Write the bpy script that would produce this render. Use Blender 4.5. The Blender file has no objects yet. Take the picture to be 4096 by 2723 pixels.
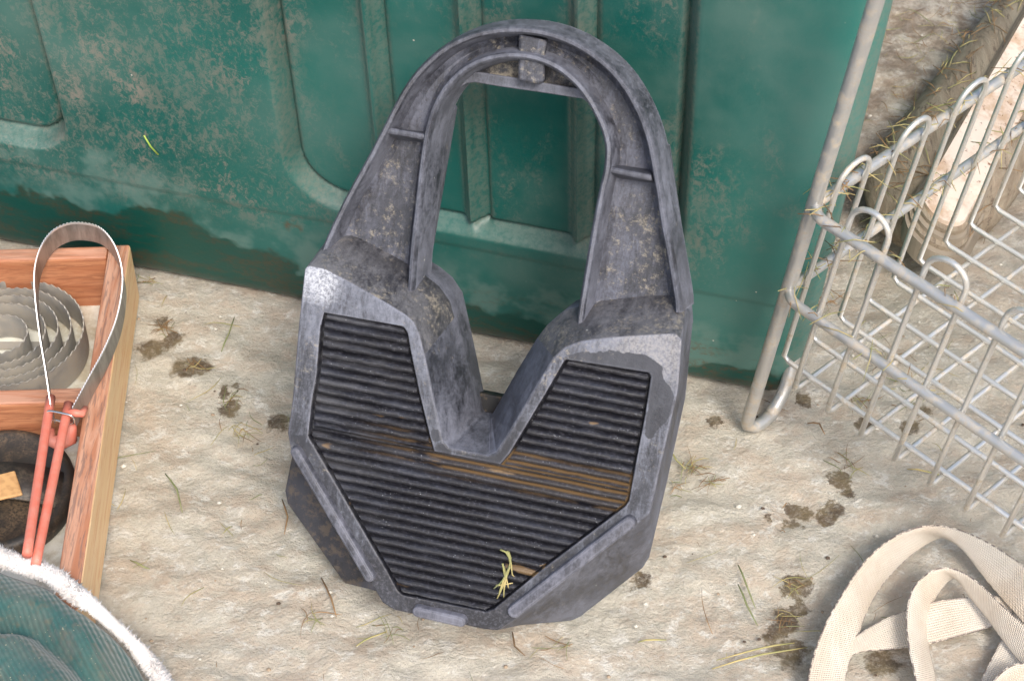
import bpy, bmesh, math, random
import numpy as np
from mathutils import Vector, Matrix, noise as mn
random.seed(7); rng = np.random.RandomState(5)
V = Vector
scene = bpy.context.scene
COL = scene.collection

# ------------------------------------------------------------------ camera
FPX = 7813.0; CX, CY = 2048.0, 1361.5
CAM = V((0, -1.131, 1.131)); TH = math.radians(45)
cR = V((1, 0, 0)); cF = V((0, math.cos(TH), -math.sin(TH))); cU = V((0, math.sin(TH), math.cos(TH)))
cam = bpy.data.cameras.new('camera'); co = bpy.data.objects.new('camera', cam); COL.objects.link(co)
co.location = CAM; co.rotation_euler = (math.radians(45), 0, 0)
cam.sensor_width = 36; cam.lens = FPX / 4096 * 36; cam.clip_start = .01; cam.clip_end = 200
cam.dof.use_dof = True; cam.dof.focus_distance = 1.46; cam.dof.aperture_fstop = 18
scene.camera = co

def hit(x, y, p, n):
    d = cR * ((x - CX) / FPX) - cU * ((y - CY) / FPX) + cF
    t = (p - CAM).dot(n) / d.dot(n)
    return CAM + d * t
def G(x, y, z=0.0):                 # point of the horizontal plane at height z
    return hit(x, y, V((0, 0, z)), V((0, 0, 1)))
DS = 4096 / 2359
def GD(x, y, z=0.0): return G(x * DS, y * DS, z)

# ------------------------------------------------------------------ object helpers
def tag(o, label=None, cat=None, group=None, kind=None):
    if label: o['label'] = label
    if cat: o['category'] = cat
    if group: o['group'] = group
    if kind: o['kind'] = kind
    return o
def empty(name, loc, label, cat, group=None):
    o = bpy.data.objects.new(name, None); o.empty_display_size = .02; COL.objects.link(o); o.location = loc
    return tag(o, label, cat, group)
def obj(name, verts, faces, mats, parent=None, smooth=True, midx=None, autos=None, uv=None):
    me = bpy.data.meshes.new(name)
    me.from_pydata([tuple(v) for v in verts], [], [tuple(f) for f in faces])
    if not isinstance(mats, (list, tuple)): mats = [mats]
    for m in mats: me.materials.append(m)
    if midx is not None: me.polygons.foreach_set('material_index', midx)
    if smooth: me.polygons.foreach_set('use_smooth', [True] * len(me.polygons))
    if uv is not None:
        l = me.uv_layers.new(name='UVMap')
        for lp in me.loops: l.data[lp.index].uv = uv[lp.vertex_index]
    me.update()
    o = bpy.data.objects.new(name, me); COL.objects.link(o)
    if parent:
        o.parent = parent; o.matrix_parent_inverse = Matrix.Translation(parent.location).inverted()
    if autos: 
        me.update()
        bm = bmesh.new(); bm.from_mesh(me)
        for e in bm.edges:
            if len(e.link_faces) == 2 and e.calc_face_angle(0) > math.radians(autos): e.smooth = False
        bm.to_mesh(me); bm.free()
    return o
def from_bm(name, bm, mats, parent=None, smooth=True, autos=None):
    bmesh.ops.recalc_face_normals(bm, faces=bm.faces)
    vs = [v.co.copy() for v in bm.verts]; bm.verts.index_update()
    fs = [[v.index for v in f.verts] for f in bm.faces]; mi = [f.material_index for f in bm.faces]
    bm.free()
    return obj(name, vs, fs, mats, parent, smooth, mi, autos)
def bevel(o, w, seg=2, angle=30, wn=True):
    m = o.modifiers.new('bevel', 'BEVEL'); m.width = w; m.segments = seg; m.limit_method = 'ANGLE'; m.angle_limit = math.radians(angle)
    m.harden_normals = False
    return o

def spline(pts, n, closed=False):      # Catmull-Rom, resampled by arc length
    P = [np.array(p, float) for p in pts]
    if closed: P = [P[-1]] + P + [P[0], P[1]]
    else: P = [2 * P[0] - P[1]] + P + [2 * P[-1] - P[-2]]
    out = []
    for i in range(1, len(P) - 2):
        a, b, c, d = P[i-1], P[i], P[i+1], P[i+2]
        for k in range(12):
            t = k / 12
            out.append(.5 * ((2*b) + (c-a)*t + (2*a-5*b+4*c-d)*t*t + (3*b-a-3*c+d)*t**3))
    out.append(P[-2]); out = np.array(out)
    s = np.r_[0, np.cumsum(np.linalg.norm(np.diff(out, axis=0), axis=1))]
    q = np.linspace(0, s[-1], n + 1 if closed else n)
    r = np.stack([np.interp(q, s, out[:, k]) for k in range(out.shape[1])], 1)
    return r[:-1] if closed else r
def tube_data(pts, r, seg=10, cap=True, closed=False, base=0):
    P = [V(p) for p in pts]; n = len(P); vs = []; fs = []
    up = None
    for i in range(n):
        if closed: t = (P[(i+1) % n] - P[i-1]).normalized()
        else: t = (P[min(i+1, n-1)] - P[max(i-1, 0)]).normalized()
        if up is None:
            up = t.orthogonal().normalized()
        up = (up - t * up.dot(t)).normalized()
        b = t.cross(up)
        rr = r[i] if hasattr(r, '__len__') else r
        for k in range(seg):
            a = 2 * math.pi * k / seg
            vs.append(P[i] + up * math.cos(a) * rr + b * math.sin(a) * rr)
    m = n if closed else n - 1
    for i in range(m):
        for k in range(seg):
            fs.append((base + i*seg+k, base + i*seg+(k+1) % seg, base + ((i+1) % n)*seg+(k+1) % seg, base + ((i+1) % n)*seg+k))
    if cap and not closed:
        fs.append([base + k for k in range(seg)][::-1]); fs.append([base + (n-1)*seg+k for k in range(seg)])
    return vs, fs
class MB:
    def __init__(s): s.v = []; s.f = []; s.m = []
    def add(s, vs, fs, mi=0):
        b = len(s.v); s.v += list(vs); s.f += [[i + b for i in f] for f in fs]; s.m += [mi] * len(fs)
    def tube(s, pts, r, seg=10, cap=True, closed=False, mi=0):
        vs, fs = tube_data(pts, r, seg, cap, closed); s.add(vs, fs, mi)
    def box8(s, c, mi=0):      # 8 corners: bottom ring 4, top ring 4
        s.add(c, [(0,3,2,1),(4,5,6,7),(0,1,5,4),(1,2,6,5),(2,3,7,6),(3,0,4,7)], mi)
    def build(s, name, mats, parent=None, smooth=True, autos=None):
        return obj(name, s.v, s.f, mats, parent, smooth, s.m, autos)

# ------------------------------------------------------------------ material helpers
class NT:
    def __init__(s, name):
        s.m = bpy.data.materials.new(name); s.m.use_nodes = True; s.t = s.m.node_tree; s.n = s.t.nodes; s.l = s.t.links
        s.b = s.n['Principled BSDF']; s.tc = s.n.new('ShaderNodeTexCoord'); s.p = s.tc.outputs['Object']
    def link(s, a, b): s.l.new(a, b)
    def val(s, sock, v):
        if hasattr(v, 'is_linked') or hasattr(v, 'links'): s.l.new(v, sock)
        else: sock.default_value = v
    def map(s, scale=(1, 1, 1), loc=(0, 0, 0), rot=(0, 0, 0), src=None):
        n = s.n.new('ShaderNodeMapping'); n.inputs['Scale'].default_value = scale; n.inputs['Location'].default_value = loc; n.inputs['Rotation'].default_value = rot
        s.link(src or s.p, n.inputs[0]); return n.outputs[0]
    def noise(s, scale, det=4, rough=.5, vec=None, dist=0, lac=2):
        n = s.n.new('ShaderNodeTexNoise'); n.inputs['Scale'].default_value = scale; n.inputs['Detail'].default_value = det
        n.inputs['Roughness'].default_value = rough; n.inputs['Distortion'].default_value = dist
        s.link(vec or s.p, n.inputs['Vector']); return n.outputs['Fac']
    def noisec(s, scale, det=2, vec=None):
        n = s.n.new('ShaderNodeTexNoise'); n.inputs['Scale'].default_value = scale; n.inputs['Detail'].default_value = det
        s.link(vec or s.p, n.inputs['Vector']); return n.outputs['Color']
    def vor(s, scale, feat='F1', vec=None, rnd=1):
        n = s.n.new('ShaderNodeTexVoronoi'); n.feature = feat; n.inputs['Scale'].default_value = scale; n.inputs['Randomness'].default_value = rnd
        s.link(vec or s.p, n.inputs['Vector']); return n.outputs['Distance']
    def ramp(s, x, a, b, ca=0., cb=1., smooth=True):
        n = s.n.new('ShaderNodeMapRange'); n.inputs[1].default_value = a; n.inputs[2].default_value = b
        n.inputs[3].default_value = ca; n.inputs[4].default_value = cb
        if smooth: n.interpolation_type = 'SMOOTHSTEP'
        s.link(x, n.inputs[0]); return n.outputs[0]
    def math(s, op, a, b=0., c=None):
        n = s.n.new('ShaderNodeMath'); n.operation = op; s.val(n.inputs[0], a); s.val(n.inputs[1], b)
        if c is not None: s.val(n.inputs[2], c)
        return n.outputs[0]
    def mul(s, a, b): return s.math('MULTIPLY', a, b)
    def mx(s, a, b): return s.math('MAXIMUM', a, b)
    def mix(s, f, a, b):
        n = s.n.new('ShaderNodeMix'); n.data_type = 'RGBA'
        s.val(n.inputs[0], f)
        for sk, v in ((n.inputs[6], a), (n.inputs[7], b)):
            if isinstance(v, (tuple, list)): sk.default_value = (*v[:3], 1)
            else: s.link(v, sk)
        return n.outputs[2]
    def xyz(s, src=None):
        n = s.n.new('ShaderNodeSeparateXYZ'); s.link(src or s.p, n.inputs[0]); return n.outputs
    def color(s, c):
        if isinstance(c, (tuple, list)): s.b.inputs['Base Color'].default_value = (*c[:3], 1)
        else: s.link(c, s.b.inputs['Base Color'])
    def rough(s, r): s.val(s.b.inputs['Roughness'], r)
    def bump(s, h, strength=.3, dist=.001, prev=None):
        n = s.n.new('ShaderNodeBump'); n.inputs['Strength'].default_value = strength; n.inputs['Distance'].default_value = dist
        s.link(h, n.inputs['Height'])
        if prev: s.link(prev, n.inputs['Normal'])
        s.link(n.outputs[0], s.b.inputs['Normal']); return n.outputs[0]
    def dist_pt(s, p, src=None, scale=(1, 1, 1)):
        n = s.n.new('ShaderNodeVectorMath'); n.operation = 'DISTANCE'; s.link(src or s.p, n.inputs[0]); n.inputs[1].default_value = p
        return n.outputs['Value']

# ------------------------------------------------------------------ frames
ZV = V((0, 0, 1))
YAW = math.radians(15); BETA = math.radians(33)
sY, cY = math.sin(YAW), math.cos(YAW)
jt = V((cY, -sY, 0)); ja = V((sY * math.sin(BETA), cY * math.sin(BETA), math.cos(BETA)))
jn = V((-sY * math.cos(BETA), -cY * math.cos(BETA), math.sin(BETA)))
DB = .085
J0 = G(1850, 2390)                    # where the rear foot of the jack touches the floor
JO = J0 + jn * DB                     # origin of the front plane
def JP(u, w, d=0.): return JO + jt * u + ja * w - jn * d
def JQ(x, y, d=0.):                   # picture point on the plane d behind the front, as (u, w)
    P = hit(x, y, JO - jn * d, jn); r = P - JO
    return np.array([r.dot(jt), r.dot(ja)])

# ------------------------------------------------------------------ materials of the jack (object coordinates = jack frame: x=u, y=w, z=-d)
def plastic(name, dust=.5, beige=.2, wet=0., base=(.022, .023, .03), seed=0., dustcol=(.23, .235, .28), scr=.5, low=None, rearmud=False, edgew=.55):
    k = NT(name); p = k.map(loc=(seed, seed * .7, 0))
    big = k.noise(14, 4, .6, p, .5); mid = k.noise(60, 5, .65, p); fine = k.noise(420, 4, .7, p)
    s1 = k.noise(90, 4, .7, k.map((9, .8, 1), rot=(0, 0, .6), src=p)); s2 = k.noise(90, 4, .7, k.map((1, 8, 1), rot=(0, 0, .25), src=p))
    sc = k.ramp(k.mx(s1, s2), .52, .75)
    f8 = k.noise(380, 8, .82, p); f9 = k.noise(260, 8, .8, k.map(loc=(3, 3 + seed, 1)))
    A = k.math('ADD', k.mul(k.math('SUBTRACT', big, .5), 1.1), k.mul(sc, .16 * scr)); A = k.math('ADD', A, dust - .5)
    if low is not None:
        A = k.math('ADD', A, k.ramp(k.xyz()[1], .10, .25, -.10, .12))
    smear = k.noise(50, 7, .75, k.map((2.4, .55, 1), rot=(0, 0, .3 + seed), loc=(seed, 2, 0)), .8)
    fib = k.noise(330, 6, .8, k.map((1.5, .45, 1), rot=(0, 0, .8 + seed)), 1.)
    mixn = k.math('ADD', k.mul(f8, .34), k.math('ADD', k.mul(smear, .42), k.mul(fib, .24)))
    dm = k.ramp(k.math('ADD', mixn, k.mul(A, .40)), .40, .66, 0, .95)
    if low is not None:
        wt = None
        for (X_, Y_, r_) in WETP:
            q = JQ(X_, Y_); d = k.math('ADD', k.dist_pt((q[0], q[1], 0)), k.mul(k.math('SUBTRACT', k.noise(60, 4, .6), .5), .010))
            d = k.ramp(d, r_ * .001, r_ * .0011, 1, 0); wt = d if wt is None else k.mx(wt, d)
        dm = k.mul(dm, k.math('SUBTRACT', 1., k.mul(wt, .85)))
    c = k.mix(dm, base, dustcol)
    c = k.mix(k.mul(k.ramp(k.noise(26, 6, .7, k.map((1.6, .8, 1), loc=(seed, 4, 2), rot=(0, 0, .5))), .46, .64), .45), c, tuple(q * .32 for q in dustcol))
    bn = k.n.new('ShaderNodeBevel'); bn.samples = 4; bn.inputs['Radius'].default_value = .0028
    ge = k.n.new('ShaderNodeNewGeometry'); vd = k.n.new('ShaderNodeVectorMath'); vd.operation = 'DOT_PRODUCT'
    k.link(bn.outputs[0], vd.inputs[0]); k.link(ge.outputs['True Normal'], vd.inputs[1])
    edge = k.mul(k.ramp(vd.outputs['Value'], .985, .90), k.ramp(mid, .35, .6, .35, 1.))
    c = k.mix(k.mul(edge, edgew), c, (.33, .34, .41))
    B_ = k.math('ADD', k.mul(k.math('SUBTRACT', k.noise(22, 5, .65, k.map(loc=(3 + seed, 1, 2))), .5), 1.3), beige - .42)
    bm_ = k.ramp(k.math('ADD', f9, k.mul(B_, .5)), .50, .68)
    c = k.mix(k.mul(bm_, .85), c, (.32, .285, .225))
    if low is not None:          # wet lower end of the rim
        x, y, z = k.xyz(); wl = k.ramp(k.math('ADD', y, k.mul(k.noise(28, 4, .6), .05)), low, low - .012)
        c = k.mix(k.mul(wl, .8), c, k.mix(k.ramp(fine, .45, .7), (.014, .014, .018), (.09, .09, .11)))
    if low is not None:
        q = JQ(1262, 1115); d = k.math('ADD', k.dist_pt((q[0], q[1], 0)), k.mul(k.math('SUBTRACT', k.noise(45, 6, .75), .5), .03))
        c = k.mix(k.mul(k.ramp(d, .022, .006), k.ramp(f8, .42, .58, .15, .9)), c, (.55, .57, .62))
        q = JQ(2600, 1400); d = k.math('ADD', k.dist_pt((q[0], q[1], 0)), k.mul(k.math('SUBTRACT', k.noise(45, 6, .75), .5), .05))
        c = k.mix(k.mul(k.mul(k.ramp(d, .04, .01), k.math('SUBTRACT', 1., wt)), k.ramp(f8, .42, .58, .1, .6)), c, (.36, .34, .32))
    if rearmud:
        x, y, z = k.xyz(); mm = k.mul(k.ramp(x, -.04, -.07), k.mul(k.ramp(y, .16, .12), k.ramp(z, -.03, -.05)))
        c = k.mix(k.mul(mm, .8), c, (.018, .018, .022))
        c = k.mix(k.mul(k.mul(mm, .55), k.ramp(k.noise(110, 7, .75), .47, .58)), c, (.13, .10, .07))
    spk = k.ramp(k.vor(95, vec=p), .05, .09, 1, 0)
    spk = k.mul(spk, k.ramp(k.noise(30, 1, vec=k.map(loc=(8, 0, 0))), .6, .68))
    c = k.mix(k.mul(spk, .7), c, (.55, .54, .5))
    k.color(c)
    k.rough(k.math('ADD', .42 - wet * .12, k.mul(k.mx(dm, bm_), .4)))
    b = k.bump(k.math('ADD', k.mul(f8, 1.0), mid), .45, .0009)
    k.bump(sc, .2, .0003, b)
    return k.m
def k_f(d): return min(1., .35 + d * .8)
WETC = [(2262,1436,2.5),(2330,1438,4),(2400,1446,6),(2480,1452,7.5),(2560,1462,7.5),(2612,1490,7),(2630,1540,6.5),(2642,1590,8.5),(2638,1640,8),(2612,1700,4.5),(2590,1760,2)]
WETP = [tuple(a + (b - a) * t / 3 for a, b in zip(WETC[i], WETC[i+1])) for i in range(len(WETC) - 1) for t in range(3)] + [(1770,1815,6),(1850,1830,6),(1930,1845,6),(2000,1848,6),(1745,1740,4),(2045,1800,5),(2095,1710,4),(1200,1760,5),(1225,1790,5)]
M_rim = plastic('scuffed_plastic', .50, .26, seed=0, low=.075, dustcol=(.20, .215, .265))
M_shelf = plastic('dusty_plastic', .58, .42, seed=2.3, dustcol=(.18, .18, .195), scr=.35)
M_wall = plastic('side_plastic', .62, .16, seed=4.1, dustcol=(.18, .19, .235), rearmud=True)
M_web = plastic('channel_plastic', .47, .33, seed=6.6, dustcol=(.15, .16, .205), edgew=0)
M_crest = plastic('rail_plastic', .55, .06, seed=8.2, dustcol=(.15, .16, .20), scr=.3, edgew=.25)
M_bar = plastic('bar_plastic', .55, .1, seed=9.9, dustcol=(.165, .17, .21))
M_back = plastic('rear_plastic', .2, .55, seed=11.)
def tread_mat():
    k = NT('wet_ribbed_plastic'); x, y, z = k.xyz()
    fine = k.noise(500, 4, .7); streak = k.noise(14, 6, .7, k.map((1, 9, 1)))
    c = k.mix(k.ramp(k.noise(30, 5, .7, k.map((.5, 2, 1))), .46, .68), (.010, .010, .014), (.026, .028, .038))
    c = k.mix(k.mul(k.ramp(fine, .52, .68), .45), c, (.10, .10, .125))
    gray = k.mul(k.ramp(x, -.02, -.1), k.ramp(streak, .45, .62))
    c = k.mix(k.mul(gray, .35), c, (.12, .12, .13))
    glint = k.mul(k.ramp(k.vor(420), .08, .14, 1, 0), k.ramp(k.noise(90, 2), .5, .6)); c = k.mix(k.mul(glint, .8), c, (.42, .43, .47))  # tiny specular glints on the ribs, painted into the colour
    # rusty mud lying in the grooves below the notch
    a, b = MUD
    sl = (b[1] - a[1]) / (b[0] - a[0])
    yy = k.math('SUBTRACT', y, k.math('MULTIPLY_ADD', x, sl, a[1] - sl * a[0]))
    band = k.mul(k.ramp(k.math('ABSOLUTE', k.math('ADD', yy, k.mul(k.math('SUBTRACT', k.noise(18, 3), .5), .010))), .009, .016, 1, 0), k.ramp(x, -.08, .0, 0, 1))
    grove = k.ramp(z, -.0046, -.0026, 1., .05)
    mud = k.mul(band, k.mx(grove, k.ramp(streak, .58, .7)))
    mud = k.mul(mud, k.ramp(k.noise(60, 4, .6, k.map((.4, 1.4, 1))), .34, .46))
    bl = k.ramp(k.noise(34, 3, .5, k.map((.55, 1.7, 1), loc=(.31, .2, 0))), .675, .70)
    c = k.mix(k.mul(k.mx(mud, k.mul(bl, .8)), .85), c, (.21, .135, .065))
    k.color(c); k.rough(k.ramp(k.noise(260, 3, .6), .35, .7, .30, .6))
    k.bump(k.noise(650, 4, .7), .5, .0006)
    return k.m

# ------------------------------------------------------------------ jack: body
#        F(x,y)         M(x,y,d)             B(x,y) at d=DB (None: straight behind M)
ring = [((1218,1078), (1296,972,.045), (1330,940)),
        ((1232,1064), (1325,950,.045), (1350,930)),
        ((1300,1078), (1370,928,.045), None),
        ((1400,1130), (1450,958,.045), None),
        ((1550,1215), (1610,1043,.045), None),
        ((1625,1262), (1705,1104,.045), None),
        ((1655,1290), (1755,1143,.046), None),
        ((1675,1335), (1800,1205,.048), None),
        ((1698,1420), (1818,1270,.050), None),
        ((1735,1600), (1862,1470,.050), None),
        ((1770,1762), (1900,1660,.050), None),
        ((1795,1792), (1908,1676,.050), None),
        ((1950,1822), (1955,1684,.050), None),
        ((1985,1808), (1965,1665,.050), None),
        ((2040,1722), (2003,1598,.050), None),
        ((2125,1578), (2070,1480,.050), None),
        ((2215,1430), (2150,1350,.048), None),
        ((2262,1388), (2190,1298,.046), None),
        ((2330,1364), (2262,1240,.045), None),
        ((2450,1350), (2400,1203,.045), None),
        ((2600,1340), (2570,1184,.045), None),
        ((2700,1334), (2700,1180,.045), None),
        ((2727,1358), (2745,1230,.045), (2773,1275)),
        ((2712,1560), (2724,1530,.045), (2742,1590)),
        ((2650,1830), (2662,1850,.045), (2670,1920)),
        ((2600,2050), (2606,2128,.032), (2597,2228)),
        ((2570,2075), (2575,2166,.032), (2570,2272)),
        ((2082,2458), (2172,2462,.032), (2325,2464)),
        ((1990,2520), (2080,2500,.032), (2285,2482)),
        ((1935,2515), (1990,2475,.045), (2200,2465)),
        ((1575,2438), (1600,2390,.045), (1450,2308)),
        ((1530,2410), (1490,2360,.045), (1400,2292)),
        ((1160,1790), (1180,1820,.045), (1186,2000)),
        ((1150,1730), (1168,1770,.045), (1176,1950)),
        ((1170,1600), (1195,1590,.045), (1222,1640)),
        ((1195,1300), (1230,1240,.045), (1262,1240))]
N = len(ring)
Fp = [JQ(*r[0]) for r in ring]
Mp = [(*JQ(*r[1]), r[1][2]) for r in ring]
Bp = [JQ(*r[2], DB) if r[2] else np.array(m[:2]) for r, m in zip(ring, Mp)]
pit = [(1295,1252),(1612,1308),(1628,1330),(1640,1400),(1675,1570),(1715,1735),(1735,1807),(2002,1860),(2040,1815),(2190,1565),(2262,1440),
       (2594,1492),(2602,1505),(2578,1660),(2541,1850),(2514,2000),(2500,2022),(2170,2272),(1975,2432),(1945,2444),(1610,2378),(1592,2362),(1550,2285),(1234,1745),(1250,1600),(1268,1500),(1284,1300)]
Pp = [JQ(*p) for p in pit]
PD = .006                                     # depth of the tread floor below the rim
MUD = (JQ(1560, 1775), JQ(2510, 1985))
M_tread = tread_mat()
JM = Matrix(((jt.x, ja.x, jn.x, JO.x), (jt.y, ja.y, jn.y, JO.y), (jt.z, ja.z, jn.z, JO.z), (0, 0, 0, 1)))
root = bpy.data.objects.new('boot_jack', None); root.empty_display_size = .05; COL.objects.link(root)
tag(root, 'scuffed black plastic boot jack with ribbed tread, deep notch and hoop handle, leaning back', 'boot jack')
root.matrix_world = Matrix.Translation(J0)
def jobj(name, verts, faces, mats, midx=None, smooth=True, autos=None, parent=None):
    o = obj(name, verts, faces, mats, None, smooth, midx, autos)      # verts in (u, w, -d)
    o.parent = parent or root
    if parent: o.matrix_parent_inverse = Matrix.Identity(4)
    else: o.matrix_parent_inverse = Matrix.Identity(4); o.matrix_local = Matrix.Translation(-J0) @ JM
    return o
def L(u, w, d): return V((u, w, -d))

def refine(keyF, keyM, keyB, keyR, per):      # subdivide corner lists linearly for nicer shading near curves
    return keyF, keyM, keyB
# top face: rim between F ring and pit polygon, triangulated by bmesh fill
bm = bmesh.new()
fv = [bm.verts.new(L(*p, 0)) for p in Fp]
pv = [bm.verts.new(L(*p, 0)) for p in Pp]
pe = []
for lst in (fv, pv):
    for i in range(len(lst)): pe.append(bm.edges.new((lst[i], lst[(i+1) % len(lst)])))
bmesh.ops.triangle_fill(bm, use_beauty=True, use_dissolve=False, edges=pe)
for f in list(bm.faces):                      # drop faces that fill the pit
    c = f.calc_center_median()
    def inside(c, poly):
        r = False; j = len(poly) - 1
        for i in range(len(poly)):
            a, b = poly[i], poly[j]
            if (a[1] > c[1]) != (b[1] > c[1]) and c[0] < (b[0]-a[0])*(c[1]-a[1])/(b[1]-a[1]) + a[0]: r = not r
            j = i
        return r
    if inside(c, Pp) or not inside(c, Fp): bm.faces.remove(f)
LOWL = (31, 32, 33)
M2 = []
for i in range(N):
    if i in LOWL:
        Mp[i] = (*(Fp[i] + (np.array(Fp).mean(0) - Fp[i]) * .015), .048); M2.append((*(Bp[i] * .93 + Fp[i] * .07), .060))
    elif i == 30: M2.append((*(Bp[i]), .066))
    else: q_ = .5; M2.append((*(np.array(Mp[i][:2]) * (1 - q_) + Bp[i] * q_), Mp[i][2] * (1 - q_) + DB * q_))
mv = [bm.verts.new(L(*m[:2], m[2])) for m in Mp]
m2v = [bm.verts.new(L(*m[:2], m[2])) for m in M2]
bv = [bm.verts.new(L(*b, DB)) for b in Bp]
gv = [bm.verts.new(L(*b, PD)) for b in Pp]
SHELF = set(range(2, 8)) | set(range(17, 22))
for i in range(N):
    j = (i + 1) % N
    f = bm.faces.new((fv[i], mv[i], mv[j], fv[j])); f.material_index = 1 if (i in SHELF or i in (0, 1, 16)) else 2
    f = bm.faces.new((mv[i], m2v[i], m2v[j], mv[j])); f.material_index = 2
    f = bm.faces.new((m2v[i], bv[i], bv[j], m2v[j])); f.material_index = 2
for i in range(len(pv)):
    j = (i + 1) % len(pv)
    f = bm.faces.new((pv[i], gv[i], gv[j], pv[j])); f.material_index = 3
back = bm.faces.new(bv[::-1]); back.material_index = 4
floor_f = bm.faces.new(gv); floor_f.material_index = 3
bmesh.ops.triangulate(bm, faces=[back, floor_f])
bmesh.ops.recalc_face_normals(bm, faces=bm.faces)
bm.verts.index_update()
body = jobj('body', [v.co.copy() for v in bm.verts], [[v.index for v in f.verts] for f in bm.faces], [M_rim, M_shelf, M_wall, M_tread, M_back], [f.material_index for f in bm.faces], True, 50)
bm.free()
bevel(body, .0026, 3, 24)

# tread: a sheet of rounded ribs clipped to the pit
def spans(w):
    xs = []
    for i in range(len(Pp)):
        a, b = Pp[i], Pp[(i+1) % len(Pp)]
        if (a[1] > w) != (b[1] > w): xs.append(a[0] + (b[0]-a[0]) * (w-a[1]) / (b[1]-a[1]))
    xs.sort(); return [(xs[i], xs[i+1]) for i in range(0, len(xs) - 1, 2)]
wmax = max(p[1] for p in Pp); wmin = min(p[1] for p in Pp); pitch = .0064
prof = [(0., .0), (.07, .0013), (.18, .0025), (.34, .0033), (.52, .0035), (.68, .0031), (.80, .0023), (.90, .0009)]
tm = MB(); prev = None
nr = int((wmax - wmin) / pitch) + 1
for r in range(nr):
    for (t, hgt) in prof:
        w = wmax - .0006 - (r + t) * pitch
        if w < wmin + .0006: break
        row = []
        for (a, b) in spans(w):
            ins = .0008 + .35 * hgt
            a2, b2 = a + ins, b - ins
            if b2 - a2 < .003: continue
            K = 12
            row.append([L(a2 + (b2-a2)*q/K, w + .0002*math.sin(q*2.1+r), PD - .0005 - hgt * (1 + .06*math.sin(q*1.7+r*2.3))) for q in range(K+1)])
        if prev is not None and len(prev) == len(row):
            for A, Bq in zip(prev, row):
                tm.add(A + Bq, [(q, q+13, q+14, q+1) for q in range(12)])
        prev = row
tread = jobj('ribbed_tread', tm.v, tm.f, [M_tread])
tag(tread, 'wet black ribbed tread with rusty brown mud in its grooves')

# raised bars on the rim
def bar(p0, p1, hw, name='grip_bar', h=.006):
    a, b = JQ(*p0), JQ(*p1); d = (b - a) / np.linalg.norm(b - a); nn = np.array([-d[1], d[0]])
    out = []
    for k in range(9):
        t = -math.pi/2 + math.pi * k / 8; out.append(b + d * hw * math.cos(t) + nn * hw * math.sin(t))
    for k in range(9):
        t = math.pi/2 + math.pi * k / 8; out.append(a + d * hw * math.cos(t) + nn * hw * math.sin(t))
    n = len(out); c = (a + b) / 2
    def rg(s, z):
        return [L(*(np.array(o) + (s) * (-(np.array(o) - c - d*np.clip((np.array(o)-c)@d, -np.linalg.norm(b-a)/2, np.linalg.norm(b-a)/2)) / hw)), -z) for o in out]
    r0, r1, r2, r3 = rg(-.0004, -.003), rg(.0002, h - .0016), rg(.0007, h - .0005), rg(.0017, h)
    vs = r0 + r1 + r2 + r3; fs = []
    for q in range(3):
        for i in range(n): fs.append((q*n+i, q*n+(i+1) % n, (q+1)*n+(i+1) % n, (q+1)*n+i))
    fs.append([3*n+i for i in range(n)])
    jobj(name, vs, fs, [M_bar], autos=None)
bar((1190,1802), (1484,2298), .0038)
bar((1678,2437), (1848,2476), .0040)
bar((2062,2436), (2520,2084), .0046)

# handle: U-channel swept along outer and inner rails
DR, DW, DH = .023, .045, .057
Oc = [(1275,1060),(1312,965),(1330,925),(1395,790),(1478,640),(1535,530),(1610,385),(1668,300),(1740,228),(1812,178),(1905,140),(2000,122),(2075,120),(2150,127),(2225,145),(2298,175),(2362,213),(2428,265),(2487,330),(2537,410),(2574,490),(2602,580),(2620,675),(2638,775),(2652,875),(2676,1000),(2702,1150),(2712,1215),(2713,1250)]
Ic = [(1632,1230),(1640,1150),(1651,1000),(1668,850),(1680,740),(1697,600),(1716,500),(1738,432),(1772,368),(1822,308),(1882,264),(1950,236),(2025,223),(2100,225),(2162,240),(2225,268),(2280,308),(2330,360),(2370,420),(2401,480),(2424,540),(2434,600),(2428,680),(2412,750),(2392,850),(2370,975),(2345,1125),(2328,1225),(2318,1300)]
NS = 90
O_ = spline([JQ(*p, DR) for p in Oc], NS); I_ = spline([JQ(*p, DR) for p in Ic], NS)
def nrm(P):
    T = np.gradient(P, axis=0); T /= np.linalg.norm(T, axis=1)[:, None]; return np.stack([-T[:, 1], T[:, 0]], 1)   # left of travel = outward
nO, nI = nrm(O_), nrm(I_)
tk = .0023
prof_h = [(O_ + nO * (tk + .0035), DH, 2), (O_ + nO * (tk + .0005), DR + .004, 4), (O_ + nO * (tk - .0008), DR + .0006, 3), (O_ + nO * .0006, DR - .0003, 3), (O_ - nO * .0012, DR + .0002, 3), (O_ - nO * (tk), DR + .0022, 2), (O_ - nO * (tk + .0024), DW - .0035, 0), (O_ - nO * (tk + .0062), DW, 0),
          (I_ + nI * (tk + .0062), DW, 0), (I_ + nI * (tk + .0024), DW - .0035, 2), (I_ + nI * (tk), DR + .0022, 3), (I_ + nI * .0012, DR + .0002, 3), (I_ - nI * .0006, DR - .0003, 3), (I_ - nI * (tk - .0008), DR + .0006, 3), (I_ - nI * (tk + .0005), DR + .004, 2), (I_ - nI * (tk + .0030), DH, 4)]
vs = []; fs = []; mi = []
K = len(prof_h)
for (P, d, m_) in prof_h:
    vs += [L(p[0], p[1], d + .00025 * math.sin(i * 1.9) * (d < .03)) for i, p in enumerate(P)]
mats_seg = [2, 1, 1, 1, 1, 2, 0, 0, 0, 2, 1, 1, 1, 1, 2, 2]
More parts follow.
